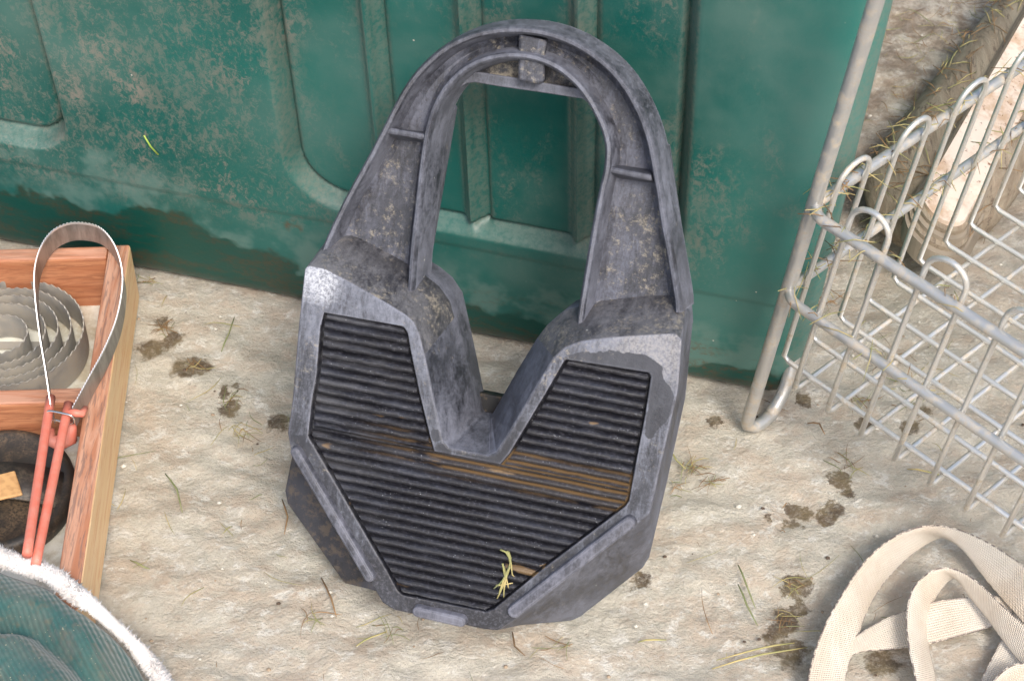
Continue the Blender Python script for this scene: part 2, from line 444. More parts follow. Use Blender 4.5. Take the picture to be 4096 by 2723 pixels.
for k in range(K):
    k2 = (k + 1) % K
    for i in range(NS - 1):
        fs.append((k*NS+i, k2*NS+i, k2*NS+i+1, k*NS+i+1)); mi.append(mats_seg[k])
fs.append([k*NS for k in range(K)][::-1]); fs.append([k*NS+NS-1 for k in range(K)]); mi += [2, 2]
handle = jobj('handle', vs, fs, [M_web, M_crest, M_wall], mi, True, 38)
def jprism(name, poly_f, df, poly_b, db, mats, bw=.0015, mi=0, parent=None):
    n = len(poly_f); vs = [L(*p, df) for p in poly_f] + [L(*p, db) for p in poly_b]
    fs = [list(range(n)), [n+i for i in range(n)][::-1]] + [(i, n+i, n+(i+1) % n, (i+1) % n) for i in range(n)]
    bm = bmesh.new(); bvs = [bm.verts.new(v) for v in vs]
    for f in fs: bm.faces.new([bvs[i] for i in f])
    bmesh.ops.triangulate(bm, faces=[f for f in bm.faces if len(f.verts) > 4])
    bmesh.ops.recalc_face_normals(bm, faces=bm.faces); bm.verts.index_update()
    o = jobj(name, [v.co.copy() for v in bm.verts], [[v.index for v in f.verts] for f in bm.faces], mats, None, True, 40, parent)
    bm.free()
    bevel(o, bw, 2, 40)
    return o
def Q(pts, d): return [JQ(*p, d) for p in pts]
# cross ribs in the channel, centre block, chord bar and its plate
jprism('cross_rib', Q([(1545,508),(1705,538),(1700,560),(1535,530)], DR + .002), DR + .002, Q([(1535,505),(1720,530),(1715,575),(1520,552)], DW + .002), DW + .002, [M_crest])
jprism('cross_rib', Q([(2436,666),(2604,700),(2608,724),(2434,688)], DR + .002), DR + .002, Q([(2430,650),(2620,680),(2625,735),(2425,708)], DW + .002), DW + .002, [M_crest])
jprism('centre_block', Q([(2076,136),(2190,165),(2178,232),(2178,325),(2152,338),(2072,322)], DR + .005), DR + .005, Q([(2078,120),(2196,150),(2186,220),(2186,322),(2160,340),(2078,322)], DH - .004), DH - .004, [M_web])
jprism('chord_bar', Q([(1820,330),(1880,286),(1920,288),(2070,312),(2160,328),(2300,352),(2340,360),(2405,455),(2385,436),(2330,396),(2160,370),(1990,346),(1900,330),(1868,334),(1830,356)], .042), .042,
       Q([(1820,330),(1880,292),(1905,296),(2070,318),(2160,336),(2300,358),(2340,366),(2402,450),(2388,425),(2330,382),(2160,358),(1990,336),(1900,324),(1868,328),(1830,350)], DH), DH, [M_crest], .0012)
jprism('rear_plate', Q([(1830,320),(1900,250),(2000,215),(2110,205),(2220,240),(2300,300),(2370,380),(2330,372),(2160,345),(1990,322),(1880,312)], DH - .006), DH - .006,
       Q([(1835,320),(1900,250),(2000,215),(2110,205),(2220,240),(2300,300),(2370,380),(2330,372),(2160,345),(1990,322),(1880,312)], DH - .001), DH - .001, [M_back], .0005)
# rear legs behind the handle
LB = .094
lb = Q([(1836,418),(1800,411),(1655,385),(1430,840),(1390,1010),(1600,1180),(1716,1110),(1722,1070)], LB)
lf = Q([(1716,520),(1690,515),(1560,490),(1400,840),(1360,940),(1560,1100),(1660,1150),(1672,1060)], .046)
jprism('leg', lf, .046, lb, LB, [M_wall], .002)
rb = Q([(2682,570),(2640,560),(2540,545),(2480,900),(2430,1220),(2600,1290),(2776,1300),(2772,1240),(2745,1000)], LB)
rf = Q([(2625,690),(2600,688),(2490,670),(2420,950),(2380,1200),(2560,1230),(2725,1260),(2720,1200),(2690,1040)], .046)
jprism('leg', rf, .046, rb, LB, [M_wall], .002)
# rear foot bar seen through the notch
kd = NT('black_muddy_plastic'); kd.color(kd.mix(kd.ramp(kd.noise(40, 4, .7), .55, .62), (.008, .008, .009), (.06, .045, .03))); kd.rough(.6)
jprism('foot_bar', Q([(1790,1556),(1885,1562),(2015,1588),(2100,1600),(2100,1720),(1800,1680)], DB - .012), DB - .012, Q([(1800,1545),(1885,1547),(2015,1573),(2100,1585),(2110,1730),(1810,1690)], DB + .006), DB + .006, [kd.m], .001)
# embossed lettering on the left web
fc = bpy.data.curves.new('lettering', 'FONT'); fc.body = '\u00a9 STEP'; fc.size = .0105; fc.extrude = .0003; fc.align_x = 'LEFT'
fo = bpy.data.objects.new('lettering', fc); COL.objects.link(fo)
dg = bpy.context.evaluated_depsgraph_get(); tm_ = bpy.data.meshes.new_from_object(fo.evaluated_get(dg))
a0 = JQ(1512, 935, DW); a1 = JQ(1545, 740, DW); dr = (a1 - a0) / np.linalg.norm(a1 - a0); pr = np.array([-dr[1], dr[0]])
lv = [L(*(a0 + dr * v.co.x + pr * v.co.y), DW + .0002 - v.co.z) for v in tm_.vertices]
lf_ = [list(p.vertices) for p in tm_.polygons]
bpy.data.objects.remove(fo); 
jobj('embossed_lettering', lv, lf_, [M_web], None, False, None)

# ------------------------------------------------------------------ grass wisp on the tread
def straw_mat(name, c1, c2):
    k = NT(name); k.color(k.mix(k.ramp(k.noise(60, 2), .35, .65), c1, c2)); k.rough(.7); return k.m
M_straw = straw_mat('dry_grass', (.5, .4, .18), (.3, .3, .12)); M_green = straw_mat('green_grass', (.17, .21, .08), (.28, .29, .14))
M_strawd = straw_mat('brown_straw', (.33, .2, .09), (.16, .1, .05))
mb = MB()
for pts in ([(2002,2196),(2030,2210),(2040,2260),(2020,2300),(2012,2340)], [(2034,2205),(2042,2250),(2018,2330),(1990,2390)], [(2030,2200),(2044,2240),(2050,2300),(2056,2306)],
            [(2014,2265),(2025,2310),(2034,2350)], [(1985,2340),(2020,2335),(2050,2332)], [(2040,2260),(2010,2320),(1975,2352)], [(2030,2290),(2018,2350),(2014,2388)], [(2012,2250),(2018,2300),(2022,2330)], [(1995,2380),(2015,2320),(2042,2265)]):
    q = [(*JQ(*p, 0), 0) for p in pts]
    c3 = spline([(a, b, random.uniform(-.0015, .001)) for a, b, _ in q], 8)
    mb.tube([JP(p[0], p[1], p[2]) for p in c3], [.0007*(1 - .5*i/8) for i in range(8)], 5, mi=random.choice([0, 0, 1]))
tag(mb.build('grass_wisp', [M_straw, M_green]), 'small tangle of dry grass lying on the ribbed tread', 'grass')

# ------------------------------------------------------------------ green plastic bin
T0 = GD(690, 702); T1 = GD(1180, 805)
YT = math.radians(15.6); tt = V((math.cos(YT), -math.sin(YT), 0)); tn0 = V((-math.sin(YT), -math.cos(YT), 0))
TO = (T0 + T1) / 2; LEAN = math.radians(5)
tup = (ZV * math.cos(LEAN) + tn0 * math.sin(LEAN)).normalized(); tn = tt.cross(tup).normalized()
if tn.dot(tn0) < 0: tn = -tn
def TQ(X, Y):
    P = hit(X * DS, Y * DS, TO, tn) - TO; return (P.dot(tt), P.dot(tup))
ur = TQ(1772, 880)[0] + .025                     # right end of the front face
ul = ur - 1.02
TH_ = .56
# recess of the ribbed panel
pl, pb = TQ(632, 200)[0], (TQ(1075, 535)[1] + TQ(1300, 590)[1]) / 2
pr_ = TQ(1590, 250)[0]
ribs = [TQ(*p)[0] for p in ((845, 150), (1075, 400), (1325, 400))]
lpr, lpb = TQ(120, 200)[0], TQ(60, 335)[1]
print('bin', ur, pl, pr_, pb, ribs, lpr, lpb)
def sst(x, a, b):
    t = np.clip((x - a) / (b - a), 0, 1); return t * t * (3 - 2 * t)
def rbox(u, w, x0, x1, y0, y1, r):            # signed distance to rounded box
    cx_, cy_ = (x0+x1)/2, (y0+y1)/2; qx = np.abs(u-cx_) - (x1-x0)/2 + r; qy = np.abs(w-cy_) - (y1-y0)/2 + r
    return np.hypot(np.maximum(qx, 0), np.maximum(qy, 0)) + np.minimum(np.maximum(qx, qy), 0) - r
# profile around the bin: front, rounded right corner, right side
Rc = .022; sidel = .55
us = list(np.arange(0, 1.02 - Rc, .0021)); nfront = len(us)
path = []      # (u on front, offset back) as function of s
for s in us: path.append((ul + s, 0., 0.))
for k in range(1, 13):
    a = math.pi / 2 * k / 12; path.append((ur - Rc + Rc * math.sin(a), Rc - Rc * math.cos(a), a))
for k in range(1, 60): path.append((ur, Rc + sidel * k / 59, math.pi / 2))
ws = np.r_[np.linspace(0, .03, 14)[:-1], np.arange(.03, TH_, .0023)]
vs = []; A = len(path)
lip = TQ(1700, 690)[1]
for w in ws:
    inset = .012 * (1 - math.sqrt(max(0, 1 - (1 - min(w / .02, 1)) ** 2))) + .0012 * float(sst(w, lip + .002, lip - .003)) 
    for (u, b, a) in path:
        taper = -.0 + (.10) * 0
        d = 0.
        if a == 0.:
            sd = float(rbox(u, w, pl, pr_, pb, 1.2, .05))
            d += .012 * float(sst(-sd, -.003, .006))
            rr = max(float(math.exp(-((u - x) / .0044) ** 2)) for x in ribs)
            d -= .0090 * rr * float(sst(-sd, -.002, .008))
            d += .006 * math.exp(-((sd + .0068) / .0021) ** 2) + .004 * sum(math.exp(-((u - x - .0115) / .0019) ** 2) for x in ribs) * float(sst(-sd, -.002, .008))
            sd2 = float(rbox(u, w, -2., lpr, lpb, 1.2, .035))
            d += .014 * float(sst(-sd2, -.003, .006))
            d += .007 * math.exp(-((sd2 + .0055) / .0024) ** 2)
        d += .0012 * mn.noise(V((u * 5, w * 5, 3)))
        wig = .004 * mn.noise(V((u * 2.2, 9, 1)))
        # right side tapers inward towards the floor
        uu = u + (w - .04) * .060 * float(sst(np.array(u), ur - .10, ur))
        P = TO + tt * uu + tup * w - tn0 * (b + inset) - tn * (d) 
        if a > 0: P -= tt * inset
        P.z = max(P.z, .0008)
        vs.append(P)
fs = []
for i in range(len(ws) - 1):
    for j in range(A - 1): fs.append((i*A+j, i*A+j+1, (i+1)*A+j+1, (i+1)*A+j))
top = (len(ws) - 1) * A
# lid level, rear and left walls close the shape
base = len(vs)
zt = (TO + tup * ws[-1]).z
bl_b = TO + tt * ul - tn0 * (Rc + sidel); vs += [V((bl_b.x, bl_b.y, .001)), V((bl_b.x, bl_b.y, zt))]
fs.append([top + j for j in range(A)] + [base + 1])
fs.append([0, base] + [base + 1] + [i * A for i in range(len(ws) - 1, 0, -1)])
fs.append([A - 1] + [i * A + A - 1 for i in range(1, len(ws))] + [base + 1, base])
def bin_mat():
    k = NT('dusty_green_plastic'); x, y, z = k.xyz()
    fl = k.noise(240, 5, .7); big = k.noise(5, 3, .5, k.map(loc=(2, 1, 0))); streak = k.noise(9, 5, .7, k.map((2.2, 1, .9), rot=(0, .5, .1)))
    c = k.mix(k.ramp(big, .3, .7), (.004, .084, .073), (.010, .128, .110))
    # right-hand side turns to a lighter green
    right_mix = k.ramp(x, .12, .3)
    c = k.mix(k.mul(right_mix, .62), c, (.065, .29, .245))
    hr = k.noise(230, 9, .85, k.map((1, 1, .7), rot=(0, .4, 0)), .8); hair = k.ramp(k.math('ADD', hr, k.mul(k.math('SUBTRACT', k.noise(38, 5, .7, k.map((1, 1, .6), rot=(0, .5, 0))), .5), .45)), .47, .60)
    area = k.math('ADD', k.ramp(streak, .46, .66, .05, .8), k.mul(k.ramp(x, -.13, -.20), .62))
    high = k.ramp(z, .07, .12)
    dust = k.mul(k.mul(hair, k.mul(area, high)), .72)
    c = k.mix(k.math('MINIMUM', k.mul(dust, .85), .8), c, (.23, .19, .16))
    haze = k.mul(k.ramp(k.noise(7, 4, .6, k.map(loc=(5, 5, 5))), .42, .7), k.ramp(z, .05, .09))
    c = k.mix(k.mul(haze, .42), c, (.13, .2, .175))
    # water stain line near the floor: pale wash above, dark wet film below
    wl = k.math('ADD', z, k.mul(k.math('SUBTRACT', k.noise(11, 4, .6), .5), .12))
    wl = k.math('SUBTRACT', wl, k.ramp(x, -.06, -.32, 0, .042))
    wash = k.mul(k.ramp(wl, .035, .037), k.ramp(wl, .1, .07, 0, 1.))
    c = k.mix(k.mul(k.mul(wash, k.ramp(k.noise(16, 4, .6), .42, .55, .1, 1)), .62), c, (.13, .215, .19))
    wet = k.ramp(wl, .042, .033)
    c = k.mix(k.mul(wet, .75), c, (.003, .046, .034)); wm = k.mul(k.mul(wet, k.ramp(k.noise(30, 6, .75, k.map((.4, .4, 1.5), loc=(2, 2, 2))), .44, .58)), k.ramp(k.noise(260, 3, .6), .35, .6, .3, 1)); c = k.mix(k.mul(wm, .5), c, (.075, .042, .02))
    mud = k.mul(k.ramp(k.noise(24, 5, .75, k.map((.5, .5, 1.6))), .5, .66), k.ramp(z, .085, .03))
    mud = k.mul(mud, k.ramp(k.noise(300, 3, .6), .35, .6))
    c = k.mix(k.mul(mud, .75), c, (.10, .05, .022))
    # settled dust on surfaces that face up
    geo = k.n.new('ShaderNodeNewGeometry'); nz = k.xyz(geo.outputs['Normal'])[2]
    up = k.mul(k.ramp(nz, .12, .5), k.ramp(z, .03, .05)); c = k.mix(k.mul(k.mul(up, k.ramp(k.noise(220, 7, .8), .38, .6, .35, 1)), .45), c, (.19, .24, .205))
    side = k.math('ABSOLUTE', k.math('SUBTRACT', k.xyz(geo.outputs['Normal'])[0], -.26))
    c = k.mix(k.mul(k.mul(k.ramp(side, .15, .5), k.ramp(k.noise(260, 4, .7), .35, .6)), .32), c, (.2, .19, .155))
    rust = k.ramp(k.dist_pt(tuple(TO + tt * TQ(675, 525)[0] + tup * TQ(675, 525)[1])), .010, .003)
    c = k.mix(k.mul(rust, k.ramp(k.noise(90, 3), .4, .6)), c, (.12, .045, .015))
    sp = k.mul(k.ramp(k.vor(75), .035, .07, 1, 0), k.ramp(k.noise(22, 1, vec=k.map(loc=(1, 4, 2))), .6, .66))
    c = k.mix(sp, c, (.5, .48, .42))
    k.color(c); k.rough(k.math('ADD', .36, k.mul(k.mx(dust, haze), .4))); k.b.inputs['Specular IOR Level'].default_value = .4
    b = k.bump(k.noise(300, 4, .6), .25, .0006); k.bump(k.noise(20, 2), .25, .002, b)
    return k.m
M_bin = bin_mat()
binr = empty('storage_bin', TO, 'large dusty green plastic bin with ribbed front panel standing behind the boot jack', 'bin')
obj('shell', vs, fs, [M_bin], binr, True, autos=60)
# moulded seam line scratch and lettering-free clip
mb = MB()
sp = [TQ(*p) for p in ((0, 372), (200, 405), (430, 440), (560, 475), (650, 498))]
def onbin(u, w, e=0.): return TO + tt * u + tup * w + tn * e
tag(binr, None)

# leaf bit stuck on the bin
mb = MB(); a, b = TQ(333, 310), TQ(366, 354); mb.tube([onbin(*a, .0012), onbin((a[0]+b[0])/2, (a[1]+b[1])/2, .0026), onbin(*b, .0012)], .0007, 5)
tag(mb.build('grass', [straw_mat('fresh_grass', (.28, .42, .06), (.4, .5, .12))]), 'bright green grass blade stuck to the left part of the green bin', 'grass')

# ------------------------------------------------------------------ floor
xs = np.r_[-3., -2.2, -1.5, np.arange(-.95, 1.0, .0042), 1.5, 2.2, 3.]
ys = np.r_[-2., -1.2, np.arange(-.62, 1.25, .0046), 1.8, 2.6, 4.]
X, Y = np.meshgrid(xs, ys)
def vnoise(X, Y, s, seed):
    r = np.random.RandomState(seed); g = r.rand(256, 256)
    x = X / s + 57.3; y = Y / s + 91.7; xi = np.floor(x).astype(int); yi = np.floor(y).astype(int); fx = x - xi; fy = y - yi
    fx = fx*fx*(3-2*fx); fy = fy*fy*(3-2*fy)
    h = lambda a, b: g[a % 256, b % 256]
    return (h(xi, yi)*(1-fx)+h(xi+1, yi)*fx)*(1-fy) + (h(xi, yi+1)*(1-fx)+h(xi+1, yi+1)*fx)*fy - .5
c15, s15 = math.cos(.35), math.sin(.35)
Xr = X * c15 - Y * s15; Yr = X * s15 + Y * c15
Z = .0045 * vnoise(Xr, Yr * 1.6, .12, 1) + .0035 * vnoise(Xr * .8, Yr * 1.7, .045, 2) + .0030 * vnoise(Xr * .8, Yr * 1.5, .02, 3) + .0022 * vnoise(X, Y, .0095, 4)
Z -= .0035 * np.clip(vnoise(Xr, Yr * 1.4, .03, 8) * 2 - .45, 0, 1)
inner = (np.abs(X) < .97) & (Y > -.64) & (Y < 1.27)
Z *= 1.35
Z += .0016 * vnoise(X + .3, Y, .0065, 11)
Z = np.where(inner, Z, 0) - .0035
nx, ny = len(xs), len(ys)
vs = np.stack([X.ravel(), Y.ravel(), Z.ravel()], 1)
idx = np.arange(nx * ny).reshape(ny, nx)
fs = np.stack([idx[:-1, :-1].ravel(), idx[:-1, 1:].ravel(), idx[1:, 1:].ravel(), idx[1:, :-1].ravel()], 1)
def floor_mat():
    k = NT('rough_stone_floor'); r = k.map((1, 1.7, 1), rot=(0, 0, .35))
    a = k.noise(16, 6, .65, r, .6); b = k.noise(48, 8, .78, k.map((1, 1.4, 1), rot=(0, 0, .4), loc=(4, 2, 0)), .2); f = k.noise(150, 5, .75)
    c = k.mix(k.ramp(a, .38, .62), (.57, .48, .38), (.61, .57, .48))
    c = k.mix(k.ramp(b, .46, .66), c, (.52, .49, .41))
    c = k.mix(k.mul(k.ramp(k.noise(45, 5, .7, k.map(loc=(9, 9, 0))), .54, .68), .4), c, (.42, .31, .225))
    c = k.mix(k.ramp(k.noise(62, 7, .8, k.map((1, 1.4, 1), rot=(0, 0, .4), loc=(1, 7, 0)), .3), .51, .63), c, (.74, .71, .64))
    c = k.mix(k.mul(k.ramp(k.noise(130, 8, .8), .60, .68), .7), c, (.24, .195, .15))
    c = k.mix(k.mul(k.ramp(k.noise(420, 8, .85), .5, .66), .4), c, (.26, .22, .17))
    c = k.mix(k.mul(k.ramp(k.noise(260, 4, .7), .58, .7), .6), c, (.7, .68, .62))
    # wet dung-brown stains at their own places
    n1 = k.math('SUBTRACT', k.noise(45, 6, .7), .5); n2 = k.math('SUBTRACT', k.noise(14, 3, .5, k.map(loc=(3, 0, 0))), .5)
    wob = k.math('ADD', k.mul(n1, .046), k.mul(n2, .016))
    st = None
    ST = [(382,752,9),(352,800,12),(445,842,13),(400,775,8),(463,815,5),(520,905,7),(535,935,9),(545,895,5),(640,975,10),(1640,975,6),(1940,1110,7),(1950,1140,8),(1925,1165,9),(1895,1185,8),(1860,1180,8),(1835,1175,7),(1832,1205,6),(1765,1190,6),
          (1835,1340,9),(1810,1425,12),(1840,1400,8),(1790,1450,10),(1985,975,8),(2095,985,7),(2110,950,8),(1850,915,6),(1820,1500,16),(2030,1520,14),(2080,1500,8),(1480,1325,9),(700,1120,6)]
    for (X_, Y_, r_) in ST:
        g = GD(X_, Y_, -.003); d = k.math('ADD', k.dist_pt((g.x, g.y, -.003)), wob)
        m = k.ramp(d, r_ * .00078, r_ * .00060, 0, 1) if False else k.ramp(d, r_ * .00070, r_ * .00120, 1, 0)
        st = m if st is None else k.mx(st, m)
    stc = k.mix(k.ramp(k.noise(60, 4), .4, .6), (.085, .05, .022), (.17, .125, .06))
    c = k.mix(k.mul(k.mul(st, k.ramp(k.noise(240, 6, .8), .3, .55, .45, 1)), .92), c, stc)
    # dirtier floor behind the bin and under the rack
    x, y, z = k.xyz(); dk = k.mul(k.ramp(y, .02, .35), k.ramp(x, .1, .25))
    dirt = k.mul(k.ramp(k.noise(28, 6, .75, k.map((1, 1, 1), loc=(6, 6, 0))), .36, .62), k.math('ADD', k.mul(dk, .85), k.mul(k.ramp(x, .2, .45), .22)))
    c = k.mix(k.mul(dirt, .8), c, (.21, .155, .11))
    k.color(c); k.rough(k.math('SUBTRACT', .85, k.mul(st, .45)))
    h = k.math('ADD', k.mul(k.noise(60, 6, .75, r), 1.), k.mul(f, .5))
    h = k.math('ADD', h, k.mul(k.noise(300, 7, .8), .5)); k.bump(h, .8, .0055)
    return k.m
me = bpy.data.meshes.new('ground'); me.from_pydata(vs.tolist(), [], fs.tolist()); me.materials.append(floor_mat())
me.polygons.foreach_set('use_smooth', [True] * len(me.polygons)); me.update()
gr = bpy.data.objects.new('ground', me); COL.objects.link(gr); tag(gr, kind='structure')
def gz(x, y):
    xr = x*c15 - y*s15; yr = x*s15 + y*c15
    a = np.array
    return 0.

# hay and grass scraps strewn over the floor
mb = MB()
def scrap(cx_, cy_, ln, ang, rad, mi, z=.0015):
    bend = random.uniform(-.5, .5); pts = []
    for k in range(5):
        t = k / 4 - .5; a = ang + bend * t
        pts.append(V((cx_ + math.cos(a) * ln * t, cy_ + math.sin(a) * ln * t, z + .0012 * math.sin(k * 1.3 + cx_ * 90) )))
    mb.tube(pts, [rad*.6, rad, rad, rad*.8, rad*.3], 4, mi=mi)
clusters = [(382,755,10,30),(445,840,10,22),(535,930,14,30),(560,1000,18,60),(1600,1080,16,70),(1640,1110,10,30),(1830,1350,12,30),(1810,1430,14,35),(720,1430,20,24),(900,1450,26,40),(1280,1480,24,30),(1980,930,16,30),(1560,1130,12,24),(350,640,16,45),(1800,720,20,40),(1900,690,25,60),(2100,850,60,90),(2140,110,60,110),(2100,250,50,90),(2080,400,40,70),(2200,60,60,90),(1950,1070,20,30)]
for (X_, Y_, sp_, n_) in clusters:
    for q in range(n_ // 3):
        g = GD(X_ + random.gauss(0, sp_), Y_ + random.gauss(0, sp_ * .7))
        if (g - TO).dot(tn0) < .004 and g.x < TO.x + 0.30 and (g - TO).dot(tt) < ur: continue
        scrap(g.x, g.y, random.uniform(.006, .028), random.uniform(0, 6.3), random.uniform(.0002, .0004), random.choice([0, 1, 2, 2, 0, 2]))
for q in range(330):
    x_, y_ = random.uniform(-.5, .62), random.uniform(-.42, .5)
    g = V((x_, y_, 0))
    if (g - TO).dot(tn0) < .004 and (g - TO).dot(tt) < ur: continue
    scrap(x_, y_, random.uniform(.006, .05) * random.random() + .004, random.uniform(0, 6.3), random.uniform(.0002, .0004), random.choice([0, 1, 2, 2, 0, 0]))
for (a, b, m_) in (((300,1290),(345,1310),1),((740,1330),(775,1420),2),((1180,1455),(1210,1510),2),((1700,1345),(1745,1440),1),((1640,1540),(1860,1490),0),((1470,1478),(1535,1473),0),((820,1488),(890,1455),0),((2090,1080),(2170,1095),0),((1830,1480),(1650,1520),0),((1700,1300),(1740,1400),1),((1545,1040),(1580,1080),0),((1860,975),(1900,1000),2),((510,810),(540,730),1),((650,1150),(655,1230),2),((380,1090),(420,1180),1)):
    p, q = GD(*a, .002), GD(*b, .002); m0 = (p + q) / 2 + V((random.uniform(-.004, .004), random.uniform(-.004, .004), .002))
    mb.tube([p, (p+m0)/2 + V((0, 0, .001)), m0, (q+m0)/2, q], [.0004, .0007, .0007, .0006, .0003], 5, mi=m_)
hay = mb.build('hay_scraps', [M_straw, M_green, M_strawd]); tag(hay, 'scattered scraps of hay and grass on the stone floor', 'hay', kind='stuff')
# small pale chips and grit
mb = MB()
ico = [V(v) for v in ((0,0,1),(.9,0,.1),(.2,.85,.2),(-.8,.5,0),(-.7,-.5,.1),(.3,-.9,0),(0,0,-.5))]; icf = [(0,1,2),(0,2,3),(0,3,4),(0,4,5),(0,5,1),(6,2,1),(6,3,2),(6,4,3),(6,5,4),(6,1,5)]
for q in range(600):
    x_, y_ = random.uniform(-.5, .66), random.uniform(-.42, .7); s_ = random.uniform(.0006, .0022) * (1 + 1.2 * (random.random() < .04)); a = random.uniform(0, 6.3)
    g = V((x_, y_, 0))
    if (g - TO).dot(tn0) < .004 and (g - TO).dot(tt) < ur: continue
    mb.add([V((x_ + s_*(v.x*math.cos(a)-v.y*math.sin(a)), y_ + s_*(v.x*math.sin(a)+v.y*math.cos(a)), -.0008 + s_*v.z*.7)) for v in ico], icf, random.choice([0, 0, 0, 1, 2, 2]))
kg = [NT('chip_white'), NT('chip_brown'), NT('chip_tan')]
for k, c in zip(kg, ((.6, .57, .5), (.1, .07, .05), (.35, .27, .19))): k.color(c); k.rough(.85)
tag(mb.build('grit', [k.m for k in kg], smooth=False), 'loose grit and stone chips on the stone floor', 'grit', kind='stuff')

# ------------------------------------------------------------------ wooden box with its contents
def wood_mat(name, c1, c2, c3, axis='y', scale=1., seed=0):
    k = NT(name); sc = {'x': (1.2, 16, 16), 'y': (16, 1.2, 16)}[axis]
    g = k.noise(7 * scale, 6, .6, k.map(sc, loc=(seed, 1, 2)), 1.2); l = k.noise(22 * scale, 5, .7, k.map(sc, loc=(seed + 5, 0, 0)), .6)
    c = k.mix(k.ramp(g, .36, .64), c1, c2); c = k.mix(k.mul(k.ramp(l, .50, .60), .65), c, c3)
    k.color(c); k.rough(.55); k.bump(l, .25, .0006); return k.m
W_oran_x = wood_mat('orange_wood_a', (.50, .22, .11), (.38, .14, .065), (.27, .10, .05), 'x', seed=2)
W_top_y = wood_mat('striped_wood_b', (.56, .32, .22), (.42, .18, .10), (.17, .115, .10), 'y', 1.2, 4)
W_top_x = wood_mat('striped_wood_c', (.52, .28, .19), (.42, .17, .09), (.28, .14, .09), 'x', 1.2, 6)
W_pine = wood_mat('pale_pine', (.88, .64, .38), (.84, .55, .29), (.74, .38, .18), 'y', .7, 8)
HB = .060
bc = GD(300, 562, HB)                        # outer rear right corner at rim height
Rt = (GD(190, 1330, HB) - bc); sy = V((Rt.x, Rt.y, 0)).normalized(); sx = V((-sy.y, sy.x, 0))
if sx.x < 0: sx = -sx
sy = -sy                                      # sy towards the rear, sx right
def BP(x, y, z): return V((bc.x, bc.y, 0)) + sx * x + sy * y + ZV * z
boxr = empty('wooden_box', BP(0, 0, 0), 'open reddish wooden tray box with divider and pale outer edge, left of the boot jack', 'box')
def board(name, x0, x1, y0, y1, z0, z1, mats, topm=None, rightm=None, lab=None):
    c = [BP(x0, y0, z0), BP(x1, y0, z0), BP(x1, y1, z0), BP(x0, y1, z0), BP(x0, y0, z1), BP(x1, y0, z1), BP(x1, y1, z1), BP(x0, y1, z1)]
    o = obj(name, c, [(0,3,2,1),(4,5,6,7),(0,1,5,4),(1,2,6,5),(2,3,7,6),(3,0,4,7)], mats, boxr, False, [0, topm or 0, 0, rightm or 0, 0, 0])
    bevel(o, .0022, 2); 
    if lab: o['label'] = lab
    return o
TW = .0175
board('side_board', -TW, 0, -.52, 0, .001, HB, [W_oran_x, W_top_y, W_pine], 1, 2, 'side board with a striped brown top edge and pale pine outer face')
board('rear_board', -.42, -TW - .0005, -TW*.85, 0, .001, HB - .001, [W_oran_x, W_top_x], 1, 0)
yd = (GD(60, 912, HB - .014) - V((bc.x, bc.y, 0))).dot(sy)
board('divider', -.42, -TW - .0005, yd - .008, yd + .008, .006, HB - .014, [W_oran_x, W_top_x], 1, 0)
km = NT('cream_board'); km.color(km.mix(km.ramp(km.noise(40, 5, .7), .4, .68), (.72, .71, .62), (.48, .42, .3))); km.rough(.6)
board('base_board', -.42, -.003, -.52, -.002, .0005, .006, [km.m])

def metal(name, base=(.42, .39, .35), rough=.42, dirt=.4, met=.85, dcol=(.32, .25, .17)):
    k = NT(name); n = k.noise(70, 5, .7); f = k.noise(400, 3, .6)
    d = k.mul(k.ramp(n, .62 - dirt * .35, .74 - dirt * .15), k.ramp(f, .25, .6, .4, 1))
    k.color(k.mix(d, base, dcol)); k.rough(k.math('ADD', rough, k.mul(d, .35))); k.val(k.b.inputs['Metallic'], k.math('SUBTRACT', met, k.mul(d, met * .9)))
    k.bump(n, .2, .0004); return k.m
M_steel = metal('dull_blade_steel', (.36, .345, .32), .5, .85, .45, (.36, .325, .27)); M_blade = metal('bright_blade_steel', (.5, .47, .43), .38, .3, .9)
# curry comb: spiral of toothed bands
cc = GD(20, 763, .036)
cmb = empty('curry_comb', V((cc.x, cc.y, .007)), 'dusty round steel spiral curry comb with toothed rings in the wooden box', 'curry comb')
def band_ring(cx_, cy_, r, z0, hgt, a0=0, a1=2*math.pi, tooth=True, n=220, grow=0):
    vs = []; fs = []
    for i in range(n + 1):
        a = a0 + (a1 - a0) * i / n; rr = r + grow * i / n
        th = (.0013 if i % 4 < 2 else 0.) if tooth else 0
        for q, (ro, z) in enumerate(((.0, z0), (.0, z0 + hgt - th), (-.0009, z0 + hgt - th), (-.0009, z0))):
            vs.append(V((cx_ + (rr + ro) * math.cos(a), cy_ + (rr + ro) * math.sin(a), z)))
    for i in range(n):
        for q in range(4): fs.append((i*4+q, i*4+(q+1) % 4, (i+1)*4+(q+1) % 4, (i+1)*4+q))
    return vs, fs
for r_, z_, h_ in ((.0600, .0082, .028), (.0515, .0085, .027), (.0430, .0085, .027), (.0345, .0085, .026), (.0225, .0085, .025)):
    v_, f_ = band_ring(cc.x - (.0635 - r_) * .2, cc.y, r_, z_, h_, n=int(r_ * 3600))
    obj('toothed_ring', v_, f_, [M_steel], cmb, False)
v_ = []; 
